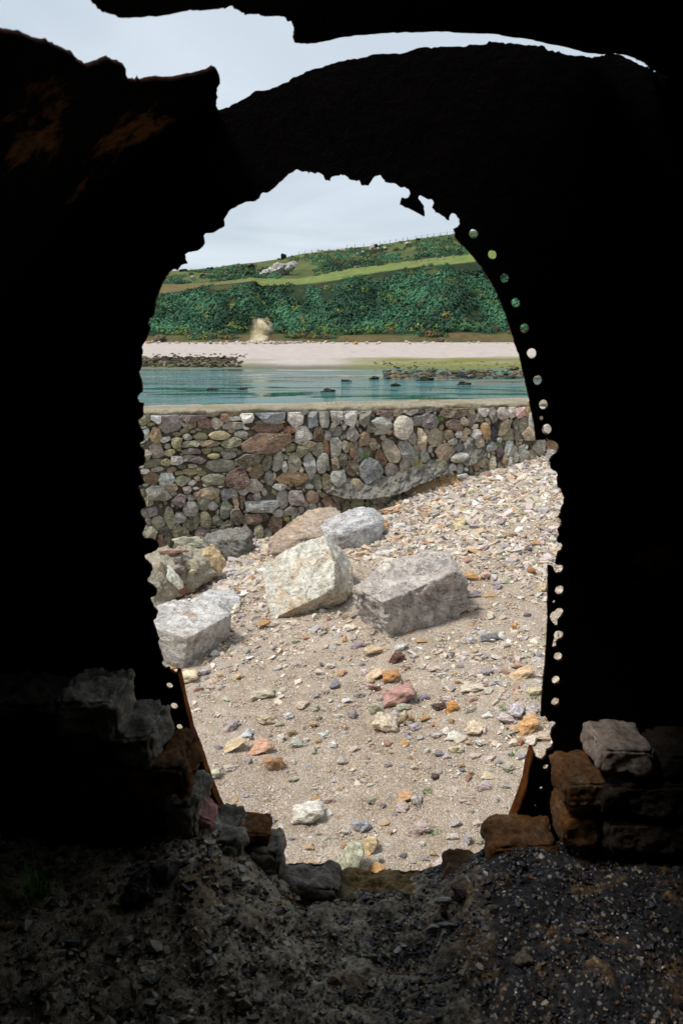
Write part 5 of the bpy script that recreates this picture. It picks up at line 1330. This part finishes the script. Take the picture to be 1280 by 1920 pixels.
# ------------------------------------------------------------------ inside floor
def floor_z(x, y):
    x = np.asarray(x, float); y = np.asarray(y, float)
    ny = np.clip((y - 1.30) / .45, 0, 1); base = EYE.z - 1.50
    z = base - 0.45 * np.clip(y - 1.86, 0, 1) + 0.03 * np.clip(1.86 - y, 0, 2) + 0.20 * np.clip((-x - 0.10) / 0.24, 0, 1) * ny + 0.05 * np.clip(-x - .1, 0, 1) + 0.13 * np.clip((x - 0.18) / 0.24, 0, 1) * ny + 0.03 * np.clip(x - .2, 0, 1)
    z = z + 0.010 * np.sin(9 * x + 6 * y) + 0.008 * np.sin(-14 * x + 11 * y + 1) + 0.005 * np.sin(31 * x + 23 * y) + 0.004 * np.sin(-37 * x + 41 * y)
    return z
def inner_floor():
    hc = RAD - 0.012; xs = np.concatenate([np.linspace(CX - hc, -0.95, 12), np.linspace(-0.93, 1.1, 260), np.linspace(1.12, CX + hc, 16)]); ys = np.concatenate([np.linspace(-1.65, 1.0, 30), np.linspace(1.02, 1.985, 150)])
    X, Y = np.meshgrid(xs, ys); Z = floor_z(X, Y)
    Z = Z + np.array([[0.014 * noise.fractal(Vector((X[i, j] * 14, Y[i, j] * 14, 2)), 0.7, 2.1, 4) + 0.004 * noise.noise(Vector((X[i, j] * 90, Y[i, j] * 90, 2))) for j in range(X.shape[1])] for i in range(X.shape[0])])
    t = NT('ash_and_mortar_floor'); v = t.vec((1, 1, 1))
    a = t.noise(3.0, 7, 0.65, v, 0.6); b = t.noise(60, 6, 0.75, v)
    sx = t.n('ShaderNodeSeparateXYZ'); t.l(t.geo.outputs['Position'], sx.inputs[0])
    leftw = t.math('MULTIPLY', t.math('SUBTRACT', 0.30, sx.outputs[0]), 0.55)
    fac = t.math('ADD', a, leftw)
    c = t.mix(t.ramp(fac, [(0.46, G1(0)), (0.70, G1(1))]), (0.035, 0.034, 0.037, 1), (0.46, 0.38, 0.28, 1))
    c = t.mix(t.ramp(t.noise(5, 6, 0.65, v, 1.2), [(0.52, G1(0)), (0.64, G1(0.65))]), c, (0.34, 0.20, 0.07, 1))
    c = t.mix(1.0, c, t.ramp(b, [(0.36, G1(0.2)), (0.64, G1(1.7))]), 'MULTIPLY')
    vc = t.voro(140, v, out='Color'); q = t.n('ShaderNodeSeparateColor'); t.l(vc, q.inputs[0])
    c = t.mix(t.ramp(q.outputs[0], [(0.9, G1(0)), (0.93, G1(0.7))]), c, (0.42, 0.40, 0.36, 1))
    n = t.bump(t.math('ADD', b, t.math('MULTIPLY', t.noise(200, 4, 0.7, v), 0.4)), 1.0, 0.012)
    o = mesh_obj('ash_floor', grid_mesh('ash_floor', X, Y, Z), t.done(c, 0.9, n, 0.2)); tag(o, kind='structure')
inner_floor()
def cinders():
    r = np.random.default_rng(8); n = 26000
    y = 1.0 + 0.97 * r.random(n); x = r.uniform(-0.95, 1.05, n)
    dens = 0.30 + 0.70 / (1 + np.exp(-(x - 0.05 + 0.25 * (1.7 - y)) / 0.12))
    k = r.random(n) < dens; x, y = x[k], y[k]; n = len(x)
    s = 0.0022 + 0.0045 * r.random(n) ** 2.2 + 0.007 * r.random(n) ** 14
    o = scatter_mesh('cinder_gravel', x, y, floor_z(x, y) + s * 0.25, s, tint_palette(r, n, 'cinder'), M_cinder, r, variants=10, seed=1300)
    tag(o, 'black cinders and grit covering the floor inside the boiler', 'gravel', kind='stuff')
cinders()
def floor_rubble():
    r = np.random.default_rng(18); n = 7000
    y = 1.2 + 0.77 * r.random(n); x = r.uniform(-0.95, 0.45, n)
    k = r.random(n) < 1 / (1 + np.exp((x - 0.05) / 0.12)); x, y = x[k], y[k]; n = len(x)
    s = 0.003 + 0.006 * r.random(n) ** 2 + 0.012 * r.random(n) ** 10
    pal = np.array([lin(q) for q in ((170, 160, 140), (140, 130, 112), (110, 100, 84), (190, 182, 168), (120, 92, 70), (70, 62, 60), (150, 120, 80))])
    c = pal[r.choice(7, n, p=[.28, .22, .16, .1, .08, .1, .06])] * r.uniform(.7, 1.1, (n, 1))
    o = scatter_mesh('mortar_crumbs', x, y, floor_z(x, y) + s * 0.3, s, c, M_cinder, r, variants=10, seed=1700)
    tag(o, 'grey-brown crumbs of mortar lying on the floor left of the cinders', 'rubble', kind='stuff')
floor_rubble()

# ------------------------------------------------------------------ bricks
def mat_brick(name, c1, c2, c3, lichen=0.4):
    t = NT(name); v = t.vec((1, 1, 1))
    a = t.noise(9, 7, 0.7, v, 0.6); b = t.noise(60, 6, 0.78, v)
    c = t.mix(t.ramp(a, [(0.4, G1(0)), (0.6, G1(1))]), c1, c2)
    c = t.mix(t.math('MULTIPLY', t.ramp(t.noise(14, 6, 0.7, v, 0.5), [(0.5, G1(0)), (0.62, G1(1))]), lichen), c, c3)
    c = t.mix(1.0, c, t.ramp(b, [(0.3, G1(0.4)), (0.7, G1(1.45))]), 'MULTIPLY')
    return t.done(c, 0.93, t.bump(t.math('ADD', a, b), 1.0, 0.010), 0.15)
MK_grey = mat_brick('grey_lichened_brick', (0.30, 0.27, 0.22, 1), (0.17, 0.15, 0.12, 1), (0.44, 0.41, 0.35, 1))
MK_brown = mat_brick('rust_stained_brick', (0.21, 0.09, 0.028, 1), (0.09, 0.05, 0.026, 1), (0.24, 0.18, 0.12, 1))
MK_pink = mat_brick('pink_crumbling_brick', (0.46, 0.20, 0.18, 1), (0.52, 0.28, 0.25, 1), (0.24, 0.14, 0.12, 1))
MK_pale = mat_brick('pale_firebrick', (0.42, 0.31, 0.25, 1), (0.34, 0.29, 0.26, 1), (0.46, 0.42, 0.38, 1))
MK_purple = mat_brick('purple_grey_brick', (0.30, 0.24, 0.21, 1), (0.15, 0.12, 0.105, 1), (0.44, 0.38, 0.33, 1))
MK_shade = mat_brick('shade_darkened_brick', (0.03, 0.026, 0.022, 1), (0.055, 0.04, 0.03, 1), (0.10, 0.085, 0.06, 1))  # near-black version for unlit blocks: the shade is painted into the brick colour
MK_mort = mat_brick('old_grey_mortar', (0.36, 0.32, 0.26, 1), (0.18, 0.16, 0.13, 1), (0.52, 0.48, 0.41, 1))
def brick(name, xl, xr, ytop, yf, depth, hgt, mat, parent, tilt=0.0, rough=0.006, label=None, roundy=2, dip=0.0):
    """block whose front top edge runs xl..xr at row ytop, at depth yf"""
    a = P(xl, ytop, yf); b = P(xr, ytop, yf)
    zc = a.z; cx_ = (a.x + b.x) / 2; w = b.x - a.x
    bm = bmesh.new(); bmesh.ops.create_cube(bm, size=1.0)
    for v in bm.verts:
        v.co = Vector((v.co.x * w, (v.co.y + 0.5) * depth, (v.co.z - 0.5) * hgt + (dip if v.co.y > 0 else 0)))
    bmesh.ops.bevel(bm, geom=bm.edges[:], offset=min(w, hgt, depth) * 0.10, segments=2, affect='EDGES')
    bmesh.ops.triangulate(bm, faces=bm.faces[:])
    for _ in range(5):
        es = [e for e in bm.edges if e.calc_length() > 0.014]
        if not es: break
        bmesh.ops.subdivide_edges(bm, edges=es, cuts=1); bmesh.ops.triangulate(bm, faces=[q for q in bm.faces if len(q.verts) > 3])
    for _ in range(roundy): bmesh.ops.smooth_vert(bm, verts=bm.verts, factor=0.5, use_axis_x=True, use_axis_y=True, use_axis_z=True)
    bm.normal_update(); sd = Vector((xl * .1, ytop * .1, 0))
    for v in bm.verts:
        v.co += v.normal * (rough * 1.6 * noise.fractal(v.co * 16 + sd, 0.8, 2, 4) + rough * .5 * noise.noise(v.co * 90 + sd))
    o = mesh_obj(name, bm_mesh(bm, name), mat, parent)
    o.location = Vector((cx_, yf, zc)) - parent.location; o.rotation_euler = (0, R_(tilt), 0)
    if label: o['label'] = label
    return o
lb = empty('left_brick_footing', P(250, 1560, 1.85), 'stepped remnant of grey mortared brickwork at the lower left of the opening', 'brickwork')
for (xl, xr, yt, yf, dp, hg, mt, tl) in [(100, 218, 1318, 1.76, .20, .10, MK_grey, 1), (-90, 106, 1322, 1.762, .19, .10, MK_shade, 2), (196, 286, 1382, 1.763, .195, .09, MK_grey, 0), (-90, 200, 1384, 1.766, .19, .10, MK_shade, 0), (240, 346, 1441, 1.766, .195, .09, MK_brown, -1), (-60, 246, 1446, 1.77, .19, .10, MK_shade, -1), (300, 368, 1512, 1.79, .17, .12, MK_grey, 1), (-60, 306, 1512, 1.772, .19, .13, MK_shade, 0)]:
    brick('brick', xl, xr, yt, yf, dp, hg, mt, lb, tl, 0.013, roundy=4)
brick('brick', 352, 408, 1534, 1.83, .10, .07, MK_pink, lb, 28, 0.008, 'round crumbling pink brick', 5)
brick('mortar', 300, 452, 1578, 1.80, .17, .12, MK_mort, lb, 6, 0.014, roundy=4)
rbk = empty('right_brick_footing', P(1080, 1570, 1.85), 'stepped remnant of rust-stained bricks with one pale block at the lower right of the opening', 'brickwork')
for (xl, xr, yt, yf, dp, hg, mt, tl, lab) in [(1128, 1232, 1408, 1.80, .17, .068, MK_pale, 2, 'pale firebrick with grey front'), (1056, 1128, 1532, 1.82, .16, .09, MK_brown, -2, None), (1060, 1150, 1470, 1.80, .17, .07, MK_brown, 0, None), (1125, 1300, 1475, 1.80, .19, .09, MK_shade, 0, None), (1140, 1330, 1545, 1.80, .19, .09, MK_shade, 0, None), (1240, 1400, 1420, 1.82, .17, .09, MK_shade, 0, None)]:
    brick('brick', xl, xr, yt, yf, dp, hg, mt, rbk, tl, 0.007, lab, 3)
brick('brick', 918, 1048, 1588, 1.86, .14, .07, MK_brown, rbk, -3, 0.009, 'rounded rusty brick beside the right rim', 5, 0.012)
brick('brick', 838, 918, 1650, 1.86, .12, .07, MK_brown, rbk, -2, 0.008, 'short rounded rusty brick at the inner end of the row', 5, 0.012)
brick('mortar', 905, 1060, 1640, 1.84, .12, .06, MK_mort, rbk, -4, 0.014, roundy=4)
sb = empty('sill_brickwork', P(630, 1680, 1.88), 'low broken brick sill in the middle, with lichened crust', 'brickwork')
brick('brick', 438, 508, 1562, 1.88, .10, .062, MK_brown, sb, 3, 0.010, 'brown brick with an orange top edge', 3)
brick('brick', 522, 636, 1666, 1.865, .12, .06, MK_purple, sb, 2, 0.011, 'purple-grey speckled brick', 3)
brick('crust', 620, 850, 1688, 1.86, .13, .07, mat_brick('lichened_crust', (0.30, 0.19, 0.07, 1), (0.17, 0.15, 0.10, 1), (0.40, 0.34, 0.22, 1), 0.7), sb, -0.6, 0.013, None, 4)
brick('mortar', 425, 530, 1600, 1.865, .12, .11, MK_mort, sb, 4, 0.010, roundy=4)

# loose stones on the floor inside
def floor_stone(px, py, w, h, c, label, an=0, name='floor_stone', cat='stone'):
    d = ray(px, py + h * .35); t = (EYE.z - float(floor_z(0, 1.6)) - 0.01) / -d.z; b = EYE + d * t
    for _ in range(6):
        zt = float(floor_z(b.x, b.y)); t = (EYE.z - zt) / -d.z; b = EYE + d * t
    m = (b - EYE).length / F
    o = mesh_obj(name, ROCKS[random.randrange(12)]); o.color = c
    o.scale = (w * m / 2, min(w, h) * m / 2, h * m / 2 * .8); o.location = (b.x, b.y, b.z + h * m * 0.25); o.rotation_euler = (0.1, R_(an), 0)
    return tag(o, label, cat)
floor_stone(318, 1632, 92, 52, (0.06, 0.04, 0.04, 1), 'dark reddish lump of slag on the floor below the left brickwork', -8, 'slag_lump')
floor_stone(255, 1655, 62, 88, (0.008, 0.008, 0.008, 1), 'coal-black rounded lump at the left end of the reddish slag', 0, 'slag_lump')
floor_stone(982, 1788, 46, 36, (0.12, 0.09, 0.06, 1), 'tan-grey stone alone on the cinders, lower right')
floor_stone(838, 1686, 38, 14, (0.55, 0.54, 0.50, 1), 'white chip on the cinders in front of the short rusty brick')
floor_stone(862, 1672, 44, 34, (0.10, 0.05, 0.06, 1), 'purple-red shard standing beside the white chip', 35)
floor_stone(1088, 1746, 26, 14, (0.07, 0.08, 0.10, 1), 'small blue-black flake on the cinders at the right')
floor_stone(18, 1740, 40, 16, (0.35, 0.14, 0.04, 1), 'orange rust flake on the floor near the left edge', 0, 'rust_flake', 'flake')
floor_stone(130, 1762, 36, 14, (0.30, 0.30, 0.28, 1), 'grey-white flat pebble on the dark floor, lower left')
floor_stone(438, 1652, 36, 20, (0.06, 0.035, 0.04, 1), 'dark maroon stone on the grey mortar left of the sill brick')
floor_stone(417, 1666, 28, 14, (0.12, 0.06, 0.05, 1), 'small reddish stone left below the maroon one')
floor_stone(272, 1838, 0.1 + 30, 18, (0.20, 0.20, 0.18, 1), 'pale pebble on the cinders near the bottom left')
floor_stone(848, 1735, 50, 18, (0.40, 0.38, 0.35, 1), 'pale crusty flake half buried in the cinders')

# ------------------------------------------------------------------ grasses and weeds
def tuft(name, base, h, n, spread, col, label, cat='grass', lean=0.5, wd=0.004, group=None):
    r = random.Random(hash(label) % 1000 if False else int(base.x * 977 + base.y * 131 + h * 7919)); V = []; T = []
    for i in range(n):
        a = r.uniform(0, 6.28); rr_ = r.random() ** 0.5 * spread; bx, by = rr_ * math.cos(a), rr_ * math.sin(a)
        L_ = h * r.uniform(0.5, 1.0); la = r.uniform(0, 6.28); le = r.uniform(0.1, lean) * L_
        w = wd * r.uniform(0.6, 1.2); pa = la + math.pi / 2
        for s in range(4):
            f_ = s / 3; cx_ = bx + math.cos(la) * le * f_ ** 1.8; cy_ = by + math.sin(la) * le * f_ ** 1.8; cz_ = L_ * f_ * (1 - 0.25 * f_ * lean)
            ww = w * (1 - f_ * 0.9)
            V.append((cx_ - math.cos(pa) * ww, cy_ - math.sin(pa) * ww, cz_)); V.append((cx_ + math.cos(pa) * ww, cy_ + math.sin(pa) * ww, cz_))
        b = len(V) - 8
        for s in range(3): T.append((b + 2 * s, b + 2 * s + 1, b + 2 * s + 3, b + 2 * s + 2))
    t = NT('blade_' + name); v = t.vec((1, 1, 1)); c = t.mix(1.0, col, t.ramp(t.noise(40, 3, .6, v), [(0.3, G1(0.6)), (0.7, G1(1.4))]), 'MULTIPLY')
    o = mesh_obj(name, np_mesh(name, V, T), t.done(c, 0.6, None, 0.3), loc=base); return tag(o, label, cat, group)
gd = RGB(92, 120, 62); gdry = RGB(170, 158, 110)
def on_top(px, py): p = W(px, py, -0.25); return Vector((p.x, p.y, wtop(wall_uv(p)[0]) + 0.01))
tuft('grass_tuft', on_top(626, 752), 0.10, 40, 0.10, gdry, 'dry pale grass tuft on the wall coping, left of centre', wd=0.0022)
tuft('grass_tuft', on_top(800, 746), 0.075, 60, 0.12, RGB(150, 146, 84), 'olive grass tuft on the wall coping, right of centre', wd=0.0022)
tuft('grass_tuft', on_top(690, 748), 0.09, 16, 0.05, gdry, 'few thin dry stems on the coping between the two tufts', wd=0.0016)
tuft('grass_tuft', on_top(490, 757), 0.02, 40, 0.06, gd, 'tiny green cushion on the wall coping at the left', wd=0.003)
def on_face(px, py, o_=0.08): return W(px, py, o_)
tuft('wall_grass', on_face(683, 860, .1), 0.09, 46, 0.05, RGB(70, 98, 48), 'green grass tuft growing from the wall just left of the blue-grey round stone', wd=0.003)
tuft('wall_grass', on_face(782, 874, .12), 0.11, 70, 0.05, RGB(128, 124, 74), 'dry green tuft hanging at the wall above the concrete ledge', wd=0.003)
tuft('wall_grass', on_face(824, 788, .08), 0.05, 50, 0.05, RGB(72, 104, 44), 'bright green tuft in the upper wall joint, right of centre', wd=0.003)
tuft('wall_grass', on_face(934, 835, .09), 0.05, 46, 0.06, RGB(78, 110, 50), 'green tuft low in the wall above the earthy ledge', wd=0.003)
tuft('wall_grass', on_face(860, 868, .14), 0.08, 40, 0.05, RGB(112, 112, 66), 'straggly tuft beside the mortar patch in the wall', wd=0.003)
for (px, py, h, lab) in [(812, 1560, .035, 'small green weed in the sand by the half-buried pink stone'), (940, 1330, .03, 'small green weed left of the lavender-grey slab'), (800, 1484, .022, 'faint green sprout in the sand beside the grey-lilac stone'), (965, 1415, .022, 'green sprout near the torn notch of the right edge'), (928, 1204, .02, 'green moss at the foot of the dark blue-grey flat stone'), (1002, 1310, .025, 'green weed between slabs close to the right edge'), (1016, 1023, .03, 'green weed on the shingle at the far right edge')]:
    b = G(px, py); tuft('weed', b, h, 26, 0.03, RGB(86, 128, 66), lab, 'weed', 1.2, 0.003)
gb = P(75, 1700, 1.66); gb.z = float(floor_z(gb.x, gb.y))
tuft('grass_tuft', Vector((-0.72, 1.64, float(floor_z(-0.72, 1.64)))), 0.12, 34, 0.03, RGB(120, 170, 70), 'green grass tuft on the dark floor at the far left', lean=0.8, wd=0.003)

# ------------------------------------------------------------------ shore rocks, seaweed, hill outcrops
def mat_far(name, c1, c2, c3, s=1.0):
    t = NT(name); v = t.vec((s,) * 3)
    c = t.mix(t.ramp(t.noise(1.6, 7, .7, v, .5), [(0.4, G1(0)), (0.6, G1(1))]), c1, c2)
    c = t.mix(t.ramp(t.noise(0.7, 6, .7, v, .5), [(0.55, G1(0)), (0.65, G1(1))]), c, c3)
    return t.done(c, 0.85, t.bump(t.noise(4, 7, .75, v), 1.0, 0.25), 0.3)
M_weed = mat_far('wet_wrack', RGB(38, 34, 26), RGB(62, 54, 38), RGB(96, 82, 60), 3)
M_shore = mat_far('tan_shore_rock', RGB(150, 130, 104), RGB(112, 98, 80), RGB(60, 54, 44), 2)
M_grey = mat_far('grey_outcrop_rock', RGB(205, 202, 196), RGB(165, 160, 150), RGB(120, 118, 92), 1.4)
M_cream = mat_far('cream_scar_rock', RGB(226, 212, 180), RGB(196, 176, 138), RGB(150, 128, 90), 1.6)
SHR = []
for k in range(8):
    SHR.append(pebble_mesh('rock', 60 + k, 3, 0.34))
def far_rock(name, px, py, w, h, Y, mat, label, cat, group=None, d=0.8):
    b = P(px, py + h * 0.35, Y); m = Y / F / cp
    key = mat.name
    src = SHR[random.randrange(8)]
    me = FR.setdefault((src.name, key), None)
    if me is None:
        me = src.copy(); me.name = name; me.materials.clear(); me.materials.append(mat); FR[(src.name, key)] = me
    o = mesh_obj(name, me); o.scale = (w * m / 2, w * m / 2 * d, h * m * 0.62); o.location = b; o.rotation_euler = (0, 0, random.uniform(-.3, .3))
    return tag(o, label, cat, group)
FR = {}
def ywater(py):
    d = ray(640, py); return 4.2 / -d.z * d.y
def ybeach(py): return float(np.interp(py, [642, 665, 690], [105, 94, 83.5]))
wr = [(395, 728, 42, 11, 'dark weed-covered rock in the water, leftmost of the two near the wall'), (454, 727, 36, 10, 'dark weed-covered rock in the water, right of its twin left of centre'), (612, 731, 34, 8, 'flat weedy rock just breaking the water left of centre'), (648, 712, 22, 6, 'small weedy rock in the water near the middle'), (743, 721, 26, 9, 'dark weedy rock below the tan rock in the right shallows'), (866, 718, 38, 9, 'dark flat weedy rock in the right shallows'), (700, 707, 22, 5, 'small weedy rock left of the tan rocks')]
for (a, b, w, h, lab) in wr: far_rock('weedy_rock', a, b, w, h, ywater(b + 3), M_weed, lab, 'rock', 'weedy rocks in the water')
sr = [(750, 706, 34, 15, 'tan rock standing among weed in the right shallows'), (793, 709, 40, 9, 'low dark-tan rock right of the upright tan one'), (812, 690, 9, 9, 'single round pale boulder on the edge of the green algae'), (828, 706, 22, 8, 'tan rock beyond the round pale boulder'), (882, 699, 40, 9, 'long dark rock in the rocky spit at right'), (905, 695, 22, 8, 'pale rock on top of the rocky spit'), (936, 702, 30, 10, 'tan rock at the right of the rocky spit'), (960, 688, 24, 9, 'grey rock above the spit near the right edge'), (975, 700, 26, 10, 'brown rock at the right edge of the opening'), (862, 704, 30, 7, 'dark rock at the left of the spit'), (1006, 706, 40, 10, 'rock of the spit seen through the rivet holes')]
for k, (a, b, w, h, lab) in enumerate(sr): far_rock('shore_rock', a, b, w, h, ywater(max(b + 4, 694)), M_weed if 'dark' in lab else M_shore, lab, 'rock', 'rocks of the right spit')
def rockfield(name, n, pxr, pyr, sr_, mat, label, kind='rocks', seed=1):
    r = np.random.default_rng(seed); px = r.uniform(*pxr, n); py = pyr[0] + (pyr[1] - pyr[0]) * r.random(n) ** 1
    Yw = np.array([ybeach(q) if q < 690 else ywater(q) for q in py]); x = (px - 640) / F * Yw; zw = np.array([P(a, b, c).z for a, b, c in zip(px, py, Yw)])
    s = r.uniform(*sr_, n)
    c = np.array([lin(q) for q in ((46, 42, 34), (64, 58, 42), (100, 90, 72), (84, 88, 48), (130, 112, 90))])[r.choice(5, n, p=[.4, .25, .12, .15, .08])]
    o = scatter_mesh(name, x, Yw, zw, s, c, mat, r, flat=(0.25, 0.6), seed=seed * 31)
    tag(o, label, kind, kind='stuff')
rockfield('shore_rubble', 700, (200, 452), (671, 688), (0.15, 0.6), M_pebble, 'dark weedy rubble along the left waterline', seed=3)
rockfield('beach_wrack', 60, (200, 470), (663, 672), (0.1, 0.3), M_pebble, 'sparse dark rocks on the pale far sand at left', seed=4)
rockfield('spit_rubble', 520, (720, 1060), (696, 710), (0.12, 0.42), M_pebble, 'dark rubble of the rocky spit in the right shallows', seed=5)
rockfield('algae_rubble', 140, (700, 1060), (678, 694), (0.08, 0.28), M_pebble, 'small stones strewn over the green algae bank', seed=6)
def boulders_foot():
    r = np.random.default_rng(9); n = 150; px = np.where(r.random(n) < .6, r.normal(500, 45, n), r.uniform(260, 980, n)); Yd = r.uniform(103.2, 105.2, n)
    zf = scr(np.array([640.]), np.array([642.]), np.array([105.]))[2][0]
    s = r.uniform(0.12, 0.42, n); c = tint_palette(r, n) * 0.9
    o = scatter_mesh('bank_rubble', (px - 640) / F * Yd, Yd, np.full(n, zf) - (105 - Yd) * .06, s, c, M_pebble, r, seed=77); tag(o, 'pale boulder rubble along the foot of the bank behind the far beach', 'rocks', kind='stuff')
boulders_foot()
def outcrop(name, lst, Yb, mat, label, seed, cat='rock', amp=0.35):
    p0 = P(lst[0][0], lst[0][1], Yb); root = empty(name, p0, label, cat)
    for (a, b, w, h, an) in lst:
        c = P(a, b, Yb + random.uniform(-1, 1)); m = Yb / F
        r = random.Random(seed + int(a)); pts = []
        for i in range(16):
            v = Vector((r.gauss(0, 1), r.gauss(0, 1), r.gauss(0, 1))).normalized()
            pts.append(Vector((v.x * w * m / 2, v.y * w * m / 2 * .9, v.z * h * m / 2)))
        bm = rock_bm(pts, edge=w * m / 9, amp=h * m * 0.12 * amp / .35, nscale=5 / (w * m), smooth=1, seed=seed, strat=.8)
        o = mesh_obj('crag', bm_mesh(bm, 'crag', False), mat, root); o.location = c - p0; o.rotation_euler = (0, R_(an), 0)
outcrop('hill_crag', [(500, 515, 34, 20, -20), (522, 507, 46, 28, -25), (543, 501, 26, 18, -20), (535, 510, 26, 16, -10), (551, 494, 14, 10, 0)], 178, M_grey, 'grey jagged crag on the hillside above the grassy strip, left of centre', 5)
outcrop('skyline_crag', [(612, 472, 34, 9, -5), (640, 469, 24, 8, 0), (590, 476, 24, 7, -12)], 228, M_grey, 'long low grey rock on the skyline in the middle', 6)
outcrop('white_crag', [(698, 466, 11, 13, 0), (711, 467, 12, 8, 0), (722, 465, 10, 6, 0)], 214, M_grey, 'small white crag just under the skyline, right of centre', 7)
outcrop('low_crag', [(681, 474, 9, 9, 0), (670, 477, 10, 8, 0)], 208, M_grey, 'pair of small pale rocks left below the white crag', 8)
outcrop('slope_stone', [(762, 457, 14, 5, -10)], 222, M_grey, 'thin pale rock right of the white crag near the fence', 9)
outcrop('turf_stone', [(706, 499, 18, 8, -5)], 172, M_grey, 'pale rock at the lower edge of the upper bracken, above the grassy strip', 10)
outcrop('pale_stone', [(362, 520, 9, 6, 0)], 185, M_grey, 'small pale rock among the bracken at far left', 11)
outcrop('earth_scar', [(499, 610, 9, 30, 4), (486, 628, 14, 12, 10), (476, 634, 14, 8, 0), (494, 635, 14, 8, 0), (503, 632, 8, 12, 0)], 108.2, M_cream, 'cream-coloured landslip scar at the foot of the green slope', 12, amp=.5)
outcrop('bank_rock', [(300, 634, 26, 14, 0)], 106, M_shore, 'brownish rock in the bank at the far left of the beach', 13)
outcrop('bank_boulder', [(826, 637, 14, 9, 0), (842, 639, 18, 6, 0)], 105.5, M_shore, 'grey-brown boulders at the foot of the bank, right part', 14)

def bush(px, py, w, h, Y, label, col=(30, 52, 34)):
    base = P(px, py + h / 2, Y); m = Y / F; r = np.random.default_rng(int(px)); n = 420
    root = empty('bush', base, label, 'bush')
    d = r.normal(size=(n, 3)); d /= np.linalg.norm(d, axis=1)[:, None]; d *= r.uniform(.3, 1, n)[:, None] ** .5
    c = d * np.array([w * m / 2, w * m / 2, h * m / 2]) * (1 + .2 * np.sin(5 * d[:, :1] + px)) + np.array([0, 0, h * m * .5])
    a = r.normal(size=(n, 3)); a /= np.linalg.norm(a, axis=1)[:, None]; b = np.cross(a, r.normal(size=(n, 3))); b /= np.linalg.norm(b, axis=1)[:, None]; s = w * m * .10
    V = np.stack([c - a * s, c + b * s, c + a * s, c - b * s], 1).reshape(-1, 3); T = np.arange(len(V)).reshape(-1, 4)
    t = NT('bush_leaf'); o = mesh_obj('crown', np_mesh('crown', V, T), t.done(RGB(*col), .8, None, .2), root)
    bm = bmesh.new(); bmesh.ops.create_cone(bm, cap_ends=True, segments=8, radius1=w * m * .05, radius2=w * m * .03, depth=h * m * .7)
    for v in bm.verts: v.co.z += h * m * .3
    t2 = NT('bush_bark'); mesh_obj('trunk', bm_mesh(bm, 'trunk'), t2.done(RGB(60, 48, 38), .9), root)
bush(531, 481, 10, 9, 226, 'small round dark bush alone on the skyline')
bush(387, 525, 26, 16, 190, 'dark bush standing above the left end of the grassy strip')
bush(395, 506, 14, 8, 222, 'low dark bush on the skyline at far left')
bush(468, 517, 20, 12, 176, 'dark bush at the left end of the grassy strip, below the crag')
bush(345, 508, 14, 6, 226, 'low dark bush on the skyline next to the torn left edge')
bush(704, 461, 8, 6, 224, 'tiny dark bush beside the white crag')
bush(784, 450, 7, 6, 228, 'tiny dark bush by the skyline fence')
bush(472, 500, 12, 7, 205, 'small dark bush left above the crag')

def fence(name, posts, Y, hpx, label):
    p0 = P(posts[0][0], posts[0][1], Y); root = empty(name, p0, label, 'fence')
    bm = bmesh.new(); bmesh.ops.create_cone(bm, cap_ends=True, segments=6, radius1=.075, radius2=.06, depth=1)
    t = NT('weathered_post'); me = bm_mesh(bm, 'post', False); me.materials.append(t.done(RGB(96, 90, 80), .9))
    tops = []
    for (a, b) in posts:
        h = hpx * Y / F; p = P(a, b - hpx * .35, Y); o = mesh_obj('post', me, parent=root); o.location = p - p0; o.scale = (1, 1, h * 1.4); o.rotation_euler = (random.uniform(-.06, .06), random.uniform(-.08, .08), 0)
        tops.append(p - p0 + Vector((0, 0, h * .5)))
    V = []; T = []
    for dz in (0, -.4):
        for q, s in zip(tops[:-1], tops[1:]):
            b = len(V)
            for e in (q, s):
                for k in range(3): V.append((e.x, e.y + .012 * math.cos(k * 2.09), e.z + dz + .012 * math.sin(k * 2.09)))
            for k in range(3): T.append((b + k, b + (k + 1) % 3, b + 3 + (k + 1) % 3, b + 3 + k))
    t = NT('fence_wire'); mesh_obj('wire', np_mesh('wire', V, T), t.done(RGB(120, 118, 112), .6), root)
sk = lambda x: float(interp(x, SKY_S))
fence('post_fence', [(x, sk(x)) for x in (560, 572, 584, 596)], 231, 5, 'short run of fence posts on the skyline left of the grey rock')
fence('post_fence', [(607, 466)], 227, 9, 'single taller fence post on the grey skyline rock') if False else None
fence('post_fence', [(x, sk(x)) for x in (650, 665, 682, 700, 712, 721, 731, 742, 755, 763, 779, 790, 801, 813, 825, 838, 850, 864, 880)], 231.5, 5.5, 'long wire fence with thin posts along the skyline to the right')
fence('post_fence', [(x, float(interp(x, PATH_HI)) + 4) for x in (780, 790, 803, 820, 833, 850)], 160, 6, 'short row of posts beside the grassy strip on the hillside')
